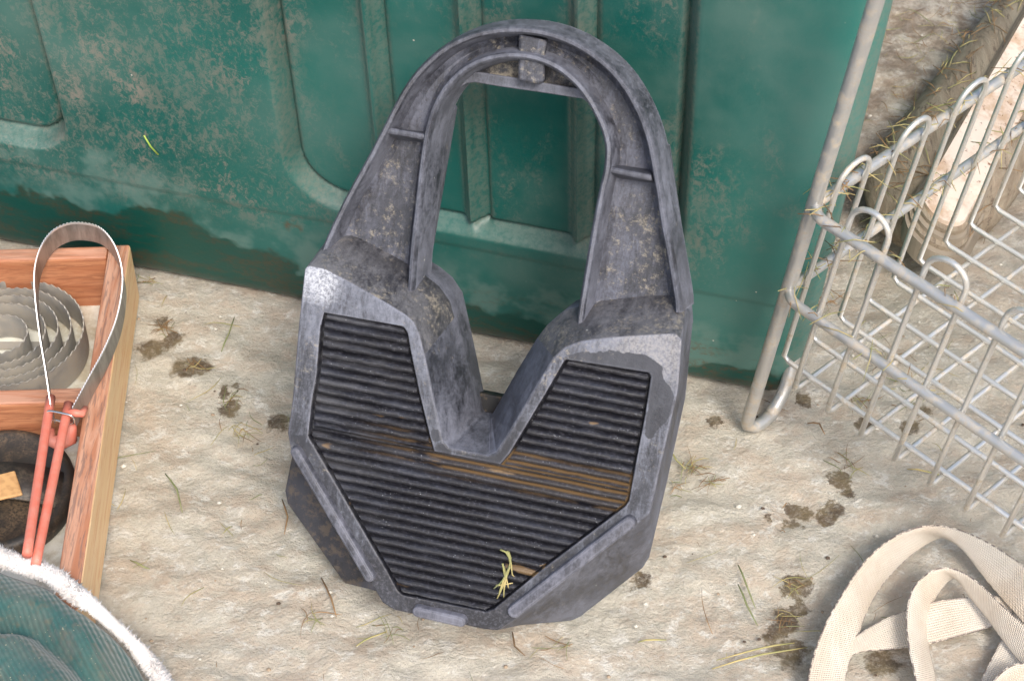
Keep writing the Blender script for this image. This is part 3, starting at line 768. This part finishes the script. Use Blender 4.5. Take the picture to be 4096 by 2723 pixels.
for sgn in (0, 1):
    mbq = MB(); y0 = cc.y + (.012 if sgn else -.012)
    a_ = V((cc.x - .064, y0, .0078)); b_ = V((cc.x + .052, y0, .0078))
    mbq.box8([a_ + V((0, -.004, -.0006)), b_ + V((0, -.004, -.0006)), b_ + V((0, .004, -.0006)), a_ + V((0, .004, -.0006)), a_ + V((0, -.004, .0006)), b_ + V((0, -.004, .0006)), b_ + V((0, .004, .0006)), a_ + V((0, .004, .0006))])
    mbq.build('strut', [M_steel], cmb, False)

# shedding blade: toothed steel loop with red plastic-coated handles
M_red = NT('red_rubber'); M_red.color(M_red.mix(M_red.ramp(M_red.noise(60, 5, .7), .35, .7), (.66, .17, .115), (.62, .24, .18))); M_red.rough(.5); M_red.bump(M_red.noise(200, 3), .15, .0005)
M_red = M_red.m
M_chrome = metal('bright_clip_wire', (.75, .74, .72), .15, .05, 1.)
lp = [(116,932,.082),(104,850,.082),(90,765,.082),(80,680,.082),(79,620,.082),(92,570,.082),(118,532,.082),(155,513,.082),(195,512,.082),(232,524,.082),(262,560,.082),(279,610,.082),(281,660,.082),(268,730,.082),(240,800,.082),(205,865,.081),(166,938,.080)]
P3 = spline([tuple(GD(x, y, z)) for x, y, z in lp], 300)
shb = empty('shedding_blade', GD(140, 940, .05), 'toothed steel loop shedding blade with two red handles lying across the wooden box', 'shedding blade')
vs = []; fs = []
bw_ = .020
cen = P3.mean(0)
for i, p in enumerate(P3):
    p = V(p); th = .0011 if i % 2 else 0
    q0, q1 = P3[max(i-1, 0)], P3[min(i+1, 299)]; t_ = V(q1) - V(q0); nn_ = V((t_.y, -t_.x, 0)).normalized() * .0004
    vs += [p + nn_ + V((0, 0, -th)), p - nn_ + V((0, 0, -th)), p - nn_ - ZV * bw_, p + nn_ - ZV * bw_]
for i in range(299):
    for q in range(4): fs.append((i*4+q, i*4+(q+1) % 4, (i+1)*4+(q+1) % 4, (i+1)*4+q))
fs += [(0, 1, 2, 3), (299*4+3, 299*4+2, 299*4+1, 299*4)]
def blade_mat():
    k = NT('shedding_steel'); x, y, z = k.xyz(); n = k.noise(60, 5, .7, k.map((1, 1, .2)))
    c = k.mix(k.ramp(n, .4, .65), (.42, .41, .39), (.25, .24, .225)); e = k.ramp(z, .0792, .0800); c = k.mix(e, c, (.8, .8, .8))
    k.color(c); k.rough(.4); k.b.inputs['Metallic'].default_value = .75; return k.m
obj('toothed_blade', vs, fs, [blade_mat()], shb, False)
for (a, b, s_) in (((117, 915, .076), (62, 1278, .086), 0), ((158, 930, .076), (82, 1300, .080), 1)):
    p, q = GD(*a), GD(*b); pts = [p + (q - p) * t for t in np.linspace(0, 1, 12)]
    mb = MB(); mb.tube(pts, [.0035 + .0006 * math.sin(i * .9) * (0) for i in range(12)], 14)
    if s_:      # catch lug for the clip
        c0 = p + (q - p) * .06; mb.tube([c0, c0 + V((.007, -.001, .001)), c0 + V((.011, -.001, .0)), c0 + V((.013, .006, -.001))], [.003, .0032, .003, .0022], 8)
    mb.build('handle', [M_red], shb)
c0 = GD(108, 946, .082); c1 = GD(168, 958, .082)
mb = MB(); dv = (c1 - c0); up_ = V((-dv.y, dv.x, 0)).normalized()
lpz = []
for k in range(24):
    a = 2 * math.pi * k / 24; lpz.append(c0 + dv * (.5 + .5 * math.copysign(min(1, abs(math.cos(a)) ** .35), math.cos(a))) + ZV * (-.004 + .0048 * math.copysign(abs(math.sin(a)) ** .6, math.sin(a))))
mb.tube(lpz, .0009, 8, closed=True); mb.build('wire_clip', [M_chrome], shb)
pc, qc = GD(130, 1000, .03), GD(158, 1010, .03)
mb = MB(); mb.tube([GD(114, 985, .05), GD(112, 1010, .044), GD(136, 1022, .040), GD(162, 1010, .044), GD(164, 975, .06)], [.004, .0055, .006, .0055, .004], 10)
mb.build('handle_rest', [M_red], shb)

# black rubber comb with strap in the lower compartment
def rub(name, c=(.03, .026, .022), dcol=(.13, .09, .055), a=.5):
    k = NT(name); k.color(k.mix(k.mul(k.ramp(k.noise(28, 5, .7), .42, .62), k.ramp(k.noise(500, 3, .7), .35, .6)), c, dcol)); k.rough(.5); k.bump(k.noise(300, 3), .3, .0006); return k.m
M_rub = rub('dusty_black_rubber')
bc_ = GD(-5, 1128, .02); bru = empty('rubber_brush', V((bc_.x, bc_.y, .007)), 'oval dirty black rubber brush with a wide strap below the divider of the wooden box', 'brush')
vs = []; fs = []; n = 56; prof_ = [(1., .0), (1.03, .004), (1.02, .012), (.97, .016), (.9, .0165), (.86, .0145), (.5, .0155), (.02, .016)]
for (s_, z) in prof_:
    for i in range(n):
        a = 2 * math.pi * i / n; vs.append(V((bc_.x + .056 * s_ * math.cos(a), bc_.y + .060 * s_ * math.sin(a), .0068 + z)))
for q in range(len(prof_) - 1):
    for i in range(n): fs.append((q*n+i, q*n+(i+1) % n, (q+1)*n+(i+1) % n, (q+1)*n+i))
fs.append([(len(prof_)-1)*n + i for i in range(n)])
obj('pad', vs, fs, [M_rub], bru)
# strap band arching over
vs = []; fs = []
m_ = 16
for i in range(m_):
    t = i / (m_ - 1); x_ = bc_.x - .056 + .112 * t; zz = .010 + .026 * math.sin(math.pi * t) ** .7
    yy = bc_.y - .006 + .010 * (t - .5)
    vs += [V((x_, yy - .017, zz)), V((x_, yy + .017, zz + .001)), V((x_, yy + .017, zz + .003)), V((x_, yy - .017, zz + .002))]
for i in range(m_ - 1):
    for q in range(4): fs.append((i*4+q, i*4+(q+1) % 4, (i+1)*4+(q+1) % 4, (i+1)*4+q))
fs += [(3, 2, 1, 0), ((m_-1)*4, (m_-1)*4+1, (m_-1)*4+2, (m_-1)*4+3)]
obj('strap', vs, fs, [rub('strap_rubber', (.035, .03, .027), (.12, .095, .07))], bru)
mb = MB()
ctag = [GD(-40, 1100, .043), GD(50, 1142, .0405), GD(37, 1082, .041), GD(-40, 1092, .044)]
kc = NT('tan_leather'); kc.color(kc.mix(kc.ramp(kc.noise(200, 3), .4, .7), (.62, .36, .15), (.50, .27, .11))); kc.rough(.7)
cor = [GD(-30, 1098, .042), GD(-30, 1155, .042), GD(52, 1137, .040), GD(34, 1082, .040)]
mb.box8([c - ZV * .0025 for c in cor] + cor)
o = mb.build('leather_tab', [kc.m], bru, False); bevel(o, .003, 3, 60); o['label'] = 'plain tan leather tab'

# ------------------------------------------------------------------ green quilted pad with fleece edge
def pz(x): return .08 - .048 * float(sst(np.array(float(x)), 200., 350.))
def ang_pts(l): return [tuple(GD(*p)) for p in l]
edge = spline([tuple(GD(x, y, pz(x))) for x, y in ((-160, 1220), (-60, 1262), (0, 1290), (60, 1310), (110, 1330), (165, 1375), (215, 1400), (260, 1440), (300, 1490), (335, 1540), (375, 1600), (430, 1700), (480, 1800))], 90)
far = np.array(tuple(GD(-260, 1900, .05)))
k = NT('ribbed_green_fabric')
uvn = k.n.new('ShaderNodeUVMap'); uvv = uvn.outputs[0]
x, y, z = k.xyz(k.map(rot=(0, 0, .95)))
rib_ = k.math('SINE', k.mul(k.math('ADD', y, k.mul(k.noise(8, 2), .02)), 1900.)); wv = k.math('SINE', k.mul(x, 1000.))
tex = k.math('ADD', k.mul(rib_, .7), k.mul(wv, .35))
c = k.mix(k.ramp(k.noise(30, 5, .7), .4, .66), (.026, .095, .09), (.085, .125, .11))
c = k.mix(k.mul(k.ramp(k.noise(90, 4, .7), .5, .66), .5), c, (.14, .115, .075)); c = k.mix(k.ramp(tex, -.6, .6, .3, 0.), c, (.012, .05, .047))
c = k.mix(k.ramp(k.noise(500, 2, .5), .68, .74), c, (.32, .3, .22))
k.color(c); k.rough(.95); k.b.inputs['Sheen Weight'].default_value = .3; k.bump(tex, .5, .0007); M_pad = k.m
padr = empty('saddle_pad', V(far), 'dark green corded quilted pad with white fleece trim in the bottom left corner', 'pad')
vs = []; fs = []; uv = []; R_ = 70
seam = [tuple(GD(x, y, .085)) for x, y in ((-40, 1425), (60, 1425), (110, 1455), (160, 1500), (215, 1560), (240, 1640))]
seam = spline(seam, 60)
seam2 = spline([tuple(GD(x, y, .085)) for x, y in ((-60, 1560), (0, 1575), (60, 1620), (100, 1700))], 40)
for i, e in enumerate(edge):
    for j in range(R_):
        t = j / (R_ - 1); p = e * (1 - t) + far * t
        ds = np.min(np.linalg.norm(seam[:, :2] - p[:2], axis=1)); ds2 = np.min(np.linalg.norm(seam2[:, :2] - p[:2], axis=1))
        dist = np.linalg.norm(p - e)
        ze = .082 - .048 * float(sst(np.array(p[0]), GD(200, 1380, .06).x, GD(350, 1500, .05).x)); hgt = ze - .014 + .022 * (1 - math.exp(-dist / .020)) - .022 * math.exp(-(ds / .010) ** 2) - .018 * math.exp(-(ds2 / .010) ** 2)
        hgt += .004 * mn.noise(V((p[0] * 22, p[1] * 22, 0)))
        if j == 0: hgt = ze - .03
        vs.append(V((p[0], p[1], hgt))); uv.append((float(np.linalg.norm(e - edge[0])), float(dist)))
for i in range(len(edge) - 1):
    for j in range(R_ - 1): fs.append((i*R_+j, (i+1)*R_+j, (i+1)*R_+j+1, i*R_+j+1))
obj('quilted_cover', vs, fs, [M_pad], padr, True, uv=uv)
kf = NT('white_fleece'); kf.color(kf.mix(kf.ramp(kf.noise(60, 4, .7), .4, .7), (.78, .75, .74), (.62, .57, .54))); kf.rough(1.); kf.b.inputs['Sheen Weight'].default_value = .4
mb = MB()
NR = 90
roll = [V((e[0], e[1], .030)) + (V(e) - V(far)).normalized() * .006 for e in edge]
for r_ in roll: r_.z = -.008 + .082 - .048 * float(sst(np.array(r_.x), GD(200, 1380, .06).x, GD(350, 1500, .05).x))
mb.tube(roll, [.0054 + .0030 * mn.noise(r_ * 90) + .001 * mn.noise(r_ * 200) for r_ in roll], 16)
for q in range(9000):
    i = random.randrange(6, 82); r_ = roll[i] + (roll[i+1] - roll[i]) * random.random(); t_ = (roll[i+1] - roll[i]).normalized(); nn_ = V((t_.y, -t_.x, 0)); 
    a = random.uniform(-.6, math.pi + .6); d_ = (nn_ * math.cos(a) + ZV * math.sin(a)); d_ = (d_ + V((random.gauss(0, .5), random.gauss(0, .5), random.gauss(0, .5)))).normalized()
    b0 = r_ + (nn_ * math.cos(a) + ZV * math.sin(a)) * .0050; ln = random.uniform(.0012, .0036) * (1.7 if random.random() < .06 else 1)
    s_ = d_.orthogonal().normalized() * random.uniform(.0005, .0011); s2 = d_.cross(s_) 
    mb.add([b0 + s_, b0 - s_ * .5 + s2 * .8, b0 - s_ * .5 - s2 * .8, b0 + d_ * ln + t_ * random.uniform(-.001, .001)], [(0, 1, 3), (1, 2, 3), (2, 0, 3)])
mb.build('fleece_trim', [kf.m], padr)

# ------------------------------------------------------------------ webbing strap
def webbing_mat():
    k = NT('cream_webbing'); uvn = k.n.new('ShaderNodeUVMap'); x, y, z = k.xyz(uvn.outputs[0])
    a = k.math('SINE', k.mul(k.math('ADD', x, y), 1900.)); b = k.math('SINE', k.mul(k.math('SUBTRACT', x, y), 1900.)); w_ = k.mul(a, b)
    c = k.mix(k.ramp(k.noise(25, 4, .6), .35, .7), (.74, .68, .59), (.62, .53, .43)); c = k.mix(k.ramp(w_, -.5, .5, .3, 0.), c, (.45, .38, .3))
    e = k.ramp(k.math('ABSOLUTE', k.math('SUBTRACT', y, .0135)), .0122, .0135); c = k.mix(k.mul(e, k.ramp(k.noise(300, 3), .35, .55)), c, (.16, .13, .12))
    k.color(c); k.rough(.95); k.bump(w_, .6, .0008); return k.m
M_webb = webbing_mat()
strap = empty('webbing_strap', GD(2100, 1500), 'cream cotton webbing strap lying in loose loops in the bottom right corner', 'strap')
def ribbon(A_, B_, n=90, name='strap_loop', th=.0011):
    a = spline([tuple(GD(*p)) for p in A_], n); b = spline([tuple(GD(*p)) for p in B_], n)
    s = np.r_[0, np.cumsum(np.linalg.norm(np.diff((a + b) / 2, axis=0), axis=1))]; W = 8
    vs = []; uv = []; fs = []
    for side in (0, 1):
        for i in range(n):
            t_ = V(((a + b) / 2)[min(i+1, n-1)] - ((a + b) / 2)[max(i-1, 0)]); w_ = V(b[i] - a[i]); nn_ = t_.cross(w_).normalized() * th * (1 if side else -1)
            for j in range(W + 1):
                q = j / W; vs.append(V(a[i] * (1-q) + b[i] * q) + nn_ * (1 if 0 < j < W else .35)); uv.append((float(s[i]), .027 * q))
    H = n * (W + 1)
    for i in range(n - 1):
        for j in range(W):
            o_ = i * (W + 1) + j; fs.append((o_, o_+1, o_+W+2, o_+W+1)); fs.append((H+o_, H+o_+W+1, H+o_+W+2, H+o_+1))
        for j in (0, W):
            o_ = i * (W + 1) + j; fs.append((o_, o_+W+1, H+o_+W+1, H+o_))
    for i in (0, n - 1):
        for j in range(W): o_ = i*(W+1)+j; fs.append((o_, H+o_, H+o_+1, o_+1))
    o = obj(name, vs, fs, [M_webb], strap, True, uv=uv, autos=70)
    return o
# outer loop (stands partly on edge, twists at the top)
ribbon([(1852,1620,.020),(1868,1530,.024),(1895,1450,.028),(1935,1375,.030),(1985,1300,.030),(2040,1248,.030),(2100,1218,.030),(2150,1209,.031),(2200,1216,.032),(2260,1240,.034),(2320,1275,.034),(2420,1345,.034)],
       [(1935,1620,.003),(1955,1530,.003),(1975,1480,.003),(1992,1420,.003),(2030,1350,.004),(2085,1290,.005),(2140,1250,.008),(2180,1238,.014),(2215,1262,.02),(2260,1320,.016),(2310,1380,.012),(2400,1480,.012)])
# middle piece lying flatter, passing behind the inner loop
ribbon([(1925,1500,.004),(1985,1455,.007),(2050,1420,.009),(2130,1390,.010),(2220,1376,.010),(2330,1372,.008)],
       [(1935,1520,.003),(1990,1500,.004),(2055,1495,.004),(2130,1485,.004),(2220,1462,.004),(2330,1430,.003)])
# inner loop
ribbon([(2118,1640,.018),(2108,1560,.022),(2092,1480,.026),(2088,1420,.029),(2100,1360,.030),(2130,1325,.031),(2165,1308,.032),(2205,1312,.033),(2250,1338,.034),(2300,1385,.034),(2360,1440,.034),(2420,1500,.034)],
       [(2165,1640,.003),(2155,1560,.003),(2140,1490,.003),(2138,1440,.004),(2150,1390,.006),(2170,1355,.009),(2190,1335,.014),(2208,1335,.02),(2235,1375,.018),(2275,1425,.016),(2330,1500,.014),(2390,1570,.014)])
# lower right piece
ribbon([(2240,1620,.014),(2262,1560,.012),(2290,1505,.010),(2315,1455,.008),(2345,1400,.006)],
       [(2330,1640,.003),(2350,1590,.003),(2375,1540,.003),(2400,1500,.003),(2430,1450,.003)])
ribbon([(2270,1600,.03),(2295,1560,.031),(2330,1532,.032),(2370,1526,.032),(2420,1530,.032)],
       [(2290,1640,.005),(2310,1610,.005),(2340,1590,.005),(2370,1585,.005),(2420,1590,.005)])

# ------------------------------------------------------------------ wire rack
e1 = (GD(2165, 1100, .02) - GD(1855, 880, .02)); e1.z = 0; e1.normalize(); e2 = V((-e1.y, e1.x, 0))
M_wire = metal('galvanised_wire', (.70, .69, .66), .34, .42, .7, (.52, .44, .33))
M_frame = metal('galvanised_frame', (.50, .50, .49), .40, .5, .65, (.47, .40, .31))
rk = empty('wire_basket', GD(1715, 990), 'dusty galvanised wire basket with looped wires, propped against the right end of the green bin', 'basket')
foot = GD(1716, 990, .0065)
ltop = hit(2028 * DS, -30 * DS, TO + tn * .055, tn)
lean = (ltop - foot) / (ltop.z - foot.z)
def zline(yD):                 # height at which the leg crosses that level of the picture
    lo, hi = 0., .6
    for _ in range(50):
        m = (lo + hi) / 2; P = foot + lean * (m - foot.z) - CAM; y_ = CY - FPX * P.dot(cU) / P.dot(cF)
        if y_ > yD * DS: lo = m
        else: hi = m
    return lo
ZT1, ZT2, ZB = zline(470), zline(664), zline(842)
K2 = foot + lean * (ZT2 - foot.z) + V((-.006, -.006, 0)); K1 = K2 + lean * (ZT1 - ZT2)
print('rack heights', ZT1, ZT2, ZB, lean, ltop)
def RK(a, b, z):                                             # a along e1, b along e2 from the corner, at height z
    c = K2 + lean * (z - ZT2); return V((c.x, c.y, 0)) + e1 * a + e2 * b + ZV * z
def rim(z, r, La=.62, Lb=.62, rc=.016):
    c = [RK(La, 0, z)] + [RK(La * t, 0, z) for t in (.7, .4, .2)] + [RK(rc, 0, z)]
    for k in range(1, 8):
        a = math.pi / 2 * k / 8; c.append(RK(rc - rc * math.sin(a), rc - rc * math.cos(a), z))
    c += [RK(0, rc, z)] + [RK(0, Lb * t, z) for t in (.2, .4, .7, 1)]
    mb = MB(); mb.tube(c, r, 14); mb.build('rim_wire', [M_frame], rk)
rim(ZT1, .0040); rim(ZT2, .0037)
# vertical wires with hairpin tops, front face (along e1) and left face (along e2)
wr = .0021
a_first = (GD(1855, 880, ZB) - RK(0, 0, ZB)).dot(e1)
step = ((GD(2165, 1100, ZB) - GD(1855, 880, ZB)).length) / 4
print('rack', a_first, step, lean, e1)
def hairpin(f, s0, s1, zb, inward):
    # f(s, z) gives a point of the face; two legs at s0 and s1 joined by a bow above the upper rim
    zt = ZT1 + .012; c = []
    c.append(f(s0, zb)); c += [f(s0, zb + (zt - zb) * t) for t in (.33, .66, 1.)]
    rr = (s1 - s0) / 2
    for k in range(1, 10):
        a = math.pi * k / 10; c.append(f(s0 + rr - rr * math.cos(a), zt + rr * 1.0 * math.sin(a)))
    c += [f(s1, zb + (zt - zb) * t) for t in (1., .66, .33)] + [f(s1, zb)]
    return c
off = .0052
for i in range(0, 5):
    s0 = a_first + step * (2 * i); s1 = s0 + step
    fr = lambda s, z: RK(s, off, z)
    pts = hairpin(fr, s0, s1, ZB + .004, 1)
    pts = [RK(s0, .5, ZB)] + [RK(s0, .08, ZB)] + [RK(s0, off + .006, ZB)] + pts + [RK(s1, off + .006, ZB), RK(s1, .08, ZB), RK(s1, .5, ZB)]
    mb = MB(); mb.tube(pts, wr, 8); mb.build('wire', [M_wire], rk)
b_first = .022
for i in range(0, 8):
    s0 = b_first + step * 2 * i; s1 = s0 + step
    fl_ = lambda s, z: RK(off, s, z)
    pts = hairpin(fl_, s0, s1, ZB + .007, 1)
    zb2 = ZB + .0038
    pts = [RK(.6, s0, zb2), RK(.1, s0, zb2), RK(off + .006, s0, zb2)] + pts + [RK(off + .006, s1, zb2), RK(.1, s1, zb2), RK(.6, s1, zb2)]
    mb = MB(); mb.tube(pts, wr, 8); mb.build('wire', [M_wire], rk)
mb = MB()
for q in range(170):
    t = random.random() ** 1.4 * .36; side = random.random() < .8; lv = random.choice([ZT1, ZT2])
    p = RK(0, .01 + t, lv) if side else RK(.01 + t * .4, 0, lv)
    p = p + V((random.gauss(0, .004), random.gauss(0, .004), .003 + random.gauss(0, .002))); a = random.uniform(0, 6.3); ln = random.uniform(.006, .03)
    dd = V((math.cos(a), math.sin(a), random.uniform(-.5, .2))) * ln
    mb.tube([p - dd * .5, p + V((0, 0, .002)), p + dd * .5 + V((random.gauss(0, .003), random.gauss(0, .003), -.002))], [.0003, .0004, .0002], 4, mi=random.choice([0, 0, 1]))
tag(mb.build('caught_straw', [M_straw, M_strawd]), 'wisps of straw caught on the rim wires of the wire basket', 'straw', kind='stuff')
# weld blobs where wires cross the lower rim
for i in range(0, 10):
    mb = MB(); p = RK(a_first + step * i, .002, ZT2); r_ = .0030
    mb.add([p + V((math.cos(a) * r_ * math.cos(b), math.sin(a) * r_ * math.cos(b), r_ * math.sin(b))) for b in (-1.2, -.5, .3, 1.1) for a in (0, 1.05, 2.1, 3.14, 4.2, 5.25)], [(k_*6+j_, k_*6+(j_+1) % 6, (k_+1)*6+(j_+1) % 6, (k_+1)*6+j_) for k_ in range(3) for j_ in range(6)] + [tuple(range(18, 24))])
    mb.build('weld', [M_frame], rk)
# thick bent leg
legp = [foot + lean * z for z in (.48, .40, .30, .20, .10, .04, .018)]
legp += [foot + V((.002, .002, .004)), foot + V((.010, .004, .0)), foot + V((.022, .016, .001))]
bk = [GD(1772, 960, .006), GD(1806, 900, .02), GD(1836, 800, .05), GD(1872, 670, .09), GD(1915, 560, .12)]
bk = [p for p in bk]; legp += bk
mb = MB(); sp3 = spline([tuple(p) for p in legp], 90); mb.tube([V(p) for p in sp3], .0052, 16); mb.build('bent_leg', [M_frame], rk)

# ------------------------------------------------------------------ weathered log with a pale stripped patch
kl = NT('weathered_bark'); g1 = kl.noise(9, 7, .75, kl.map((9, 1.0, 9), rot=(0, 0, -.70)), .6)
c = kl.mix(kl.ramp(g1, .36, .64), (.27, .21, .15), (.37, .31, .23)); c = kl.mix(kl.ramp(kl.noise(18, 6, .8, kl.map((7, .8, 7), rot=(0, 0, -.70), loc=(3, 3, 3))), .55, .63), c, (.15, .11, .08))
c = kl.mix(kl.ramp(kl.noise(120, 4, .7), .6, .7), c, (.36, .28, .18)); kl.color(c); kl.rough(.9); kl.bump(g1, .8, .006); M_bark = kl.m
kp = NT('pale_bare_wood'); c = kp.mix(kp.ramp(kp.noise(35, 4, .7), .42, .68), (.74, .62, .52), (.52, .36, .24)); c = kp.mix(kp.ramp(kp.noise(160, 3, .7), .6, .7), c, (.25, .13, .08)); kp.color(c); kp.rough(.75); kp.bump(kp.noise(60, 4), .3, .001)
kb = NT('tan_growth_ring'); kb.color((.28, .235, .18)); kb.rough(.9)
la, lbb = GD(2040, 520, .03), GD(2420, -30, .05)
lax = (lbb - la); lax.z = 0; lax.normalize(); lpn = V((lax.y, -lax.x, 0))
logr = empty('log', la, 'weathered grey-brown log with a pale stripped patch lying behind the wire basket', 'log')
mb = MB(); rows = 40; segs = 28; vs = []; fs = []
lc = GD(2140, 470, .030)
for i in range(rows):
    t = i / (rows - 1); s = -.045 + .62 * t
    rr = .060 * (1 - max(0, (.10 - t) / .10) ** 2 * .55)
    for q in range(segs):
        a = 2 * math.pi * q / segs; r2 = rr * (1 + .10 * mn.noise(V((math.cos(a) * 1.6, math.sin(a) * 1.6, s * 6))) + .03 * mn.noise(V((math.cos(a) * 5, math.sin(a) * 5, s * 9))))
        vs.append(lc + lax * s + lpn * (math.cos(a) * r2 * 1.05) + ZV * (math.sin(a) * r2 * .62))
for i in range(rows - 1):
    for q in range(segs): fs.append((i*segs+q, i*segs+(q+1) % segs, (i+1)*segs+(q+1) % segs, (i+1)*segs+q))
fs.append(list(range(segs))[::-1]); fs.append([(rows-1)*segs+q for q in range(segs)])
obj('trunk', vs, fs, [M_bark], logr)
mb = MB()
for q in range(420):
    s_ = random.uniform(-.04, .55); a = random.uniform(.3, 2.9); rr = .062
    p = lc + lax * s_ + lpn * (math.cos(a) * rr * 1.05) + ZV * (math.sin(a) * rr * .62 + .002); th = random.gauss(math.atan2(lax.y, lax.x), .7); ln = random.uniform(.006, .035)
    dd = V((math.cos(th), math.sin(th), 0)) * ln; mb.tube([p - dd * .5, p + V((0, 0, .0015)), p + dd * .5 - V((0, 0, .001))], [.0003, .0005, .0003], 4, mi=random.choice([0, 1, 1]))
tag(mb.build('straw_litter', [M_straw, M_strawd]), 'dry straw litter lying on top of the weathered log', 'straw', kind='stuff')
# pale patch: elongated oval slab sunk in the upper front side with a few growth ridges round it
pa, pb_ = GD(2178, 468, .072), GD(2352, 158, .072)
pax = pb_ - pa; plen = pax.length; pax.normalize(); ppn = V((pax.y, -pax.x, 0))
def oval(hw, ext, z, nrm_=.0):
    out = []; n = 20
    for k in range(n + 1):
        a = math.pi * (.5 + k / n); out.append(pa + pax * (hw * math.cos(a) - ext) + ppn * (hw * math.sin(a)) + ZV * (z - (hw * math.sin(a)) * .40))
    for k in range(n + 1):
        a = math.pi * (-.5 + k / n); out.append(pa + pax * (plen + .12 + hw * math.cos(a)) + ppn * (hw * math.sin(a)) + ZV * (z - (hw * math.sin(a)) * .40))
    return out
for q, (hw, ext, z, m) in enumerate(((.0190, .0, .0, kp.m), (.0215, .0035, -.004, M_bark), (.0235, .007, -.008, kb.m), (.0255, .0105, -.012, M_bark), (.0275, .014, -.016, kb.m))):
    top_ = oval(hw, ext, z); bot = [p - ZV * .02 for p in oval(hw + .001, ext, z)]
    n = len(top_); obj('stripped_patch' if q == 0 else 'growth_ridge', top_ + bot, [list(range(n))] + [(i, n+i, n+(i+1) % n, (i+1) % n) for i in range(n)], [m], logr, False)

# ------------------------------------------------------------------ light
w = bpy.data.worlds.new('World'); scene.world = w; w.use_nodes = True; nt = w.node_tree
sky = nt.nodes.new('ShaderNodeTexSky'); sky.sky_type = 'NISHITA'; sky.sun_disc = False
EL, AZ = math.radians(50), math.radians(162)      # azimuth clockwise from +Y
sky.sun_elevation = EL; sky.sun_rotation = AZ; sky.dust_density = 4; sky.air_density = 1.2; sky.ozone_density = .6
bg = nt.nodes['Background']; bg.inputs[1].default_value = .13; nt.links.new(sky.outputs[0], bg.inputs[0])
sd = bpy.data.lights.new('sun', 'SUN'); sd.energy = 1.5; sd.angle = math.radians(16); sd.color = (1, .965, .92)
so = bpy.data.objects.new('sun', sd); COL.objects.link(so)
dirv = V((math.sin(AZ) * math.cos(EL), math.cos(AZ) * math.cos(EL), math.sin(EL)))
so.rotation_euler = dirv.to_track_quat('Z', 'Y').to_euler(); so.location = dirv * 5
vs_ = scene.view_settings; vs_.view_transform = 'Standard'; vs_.look = 'None'; vs_.gamma = 1; vs_.use_curve_mapping = False; vs_.exposure = .78
scene.render.engine = 'CYCLES'
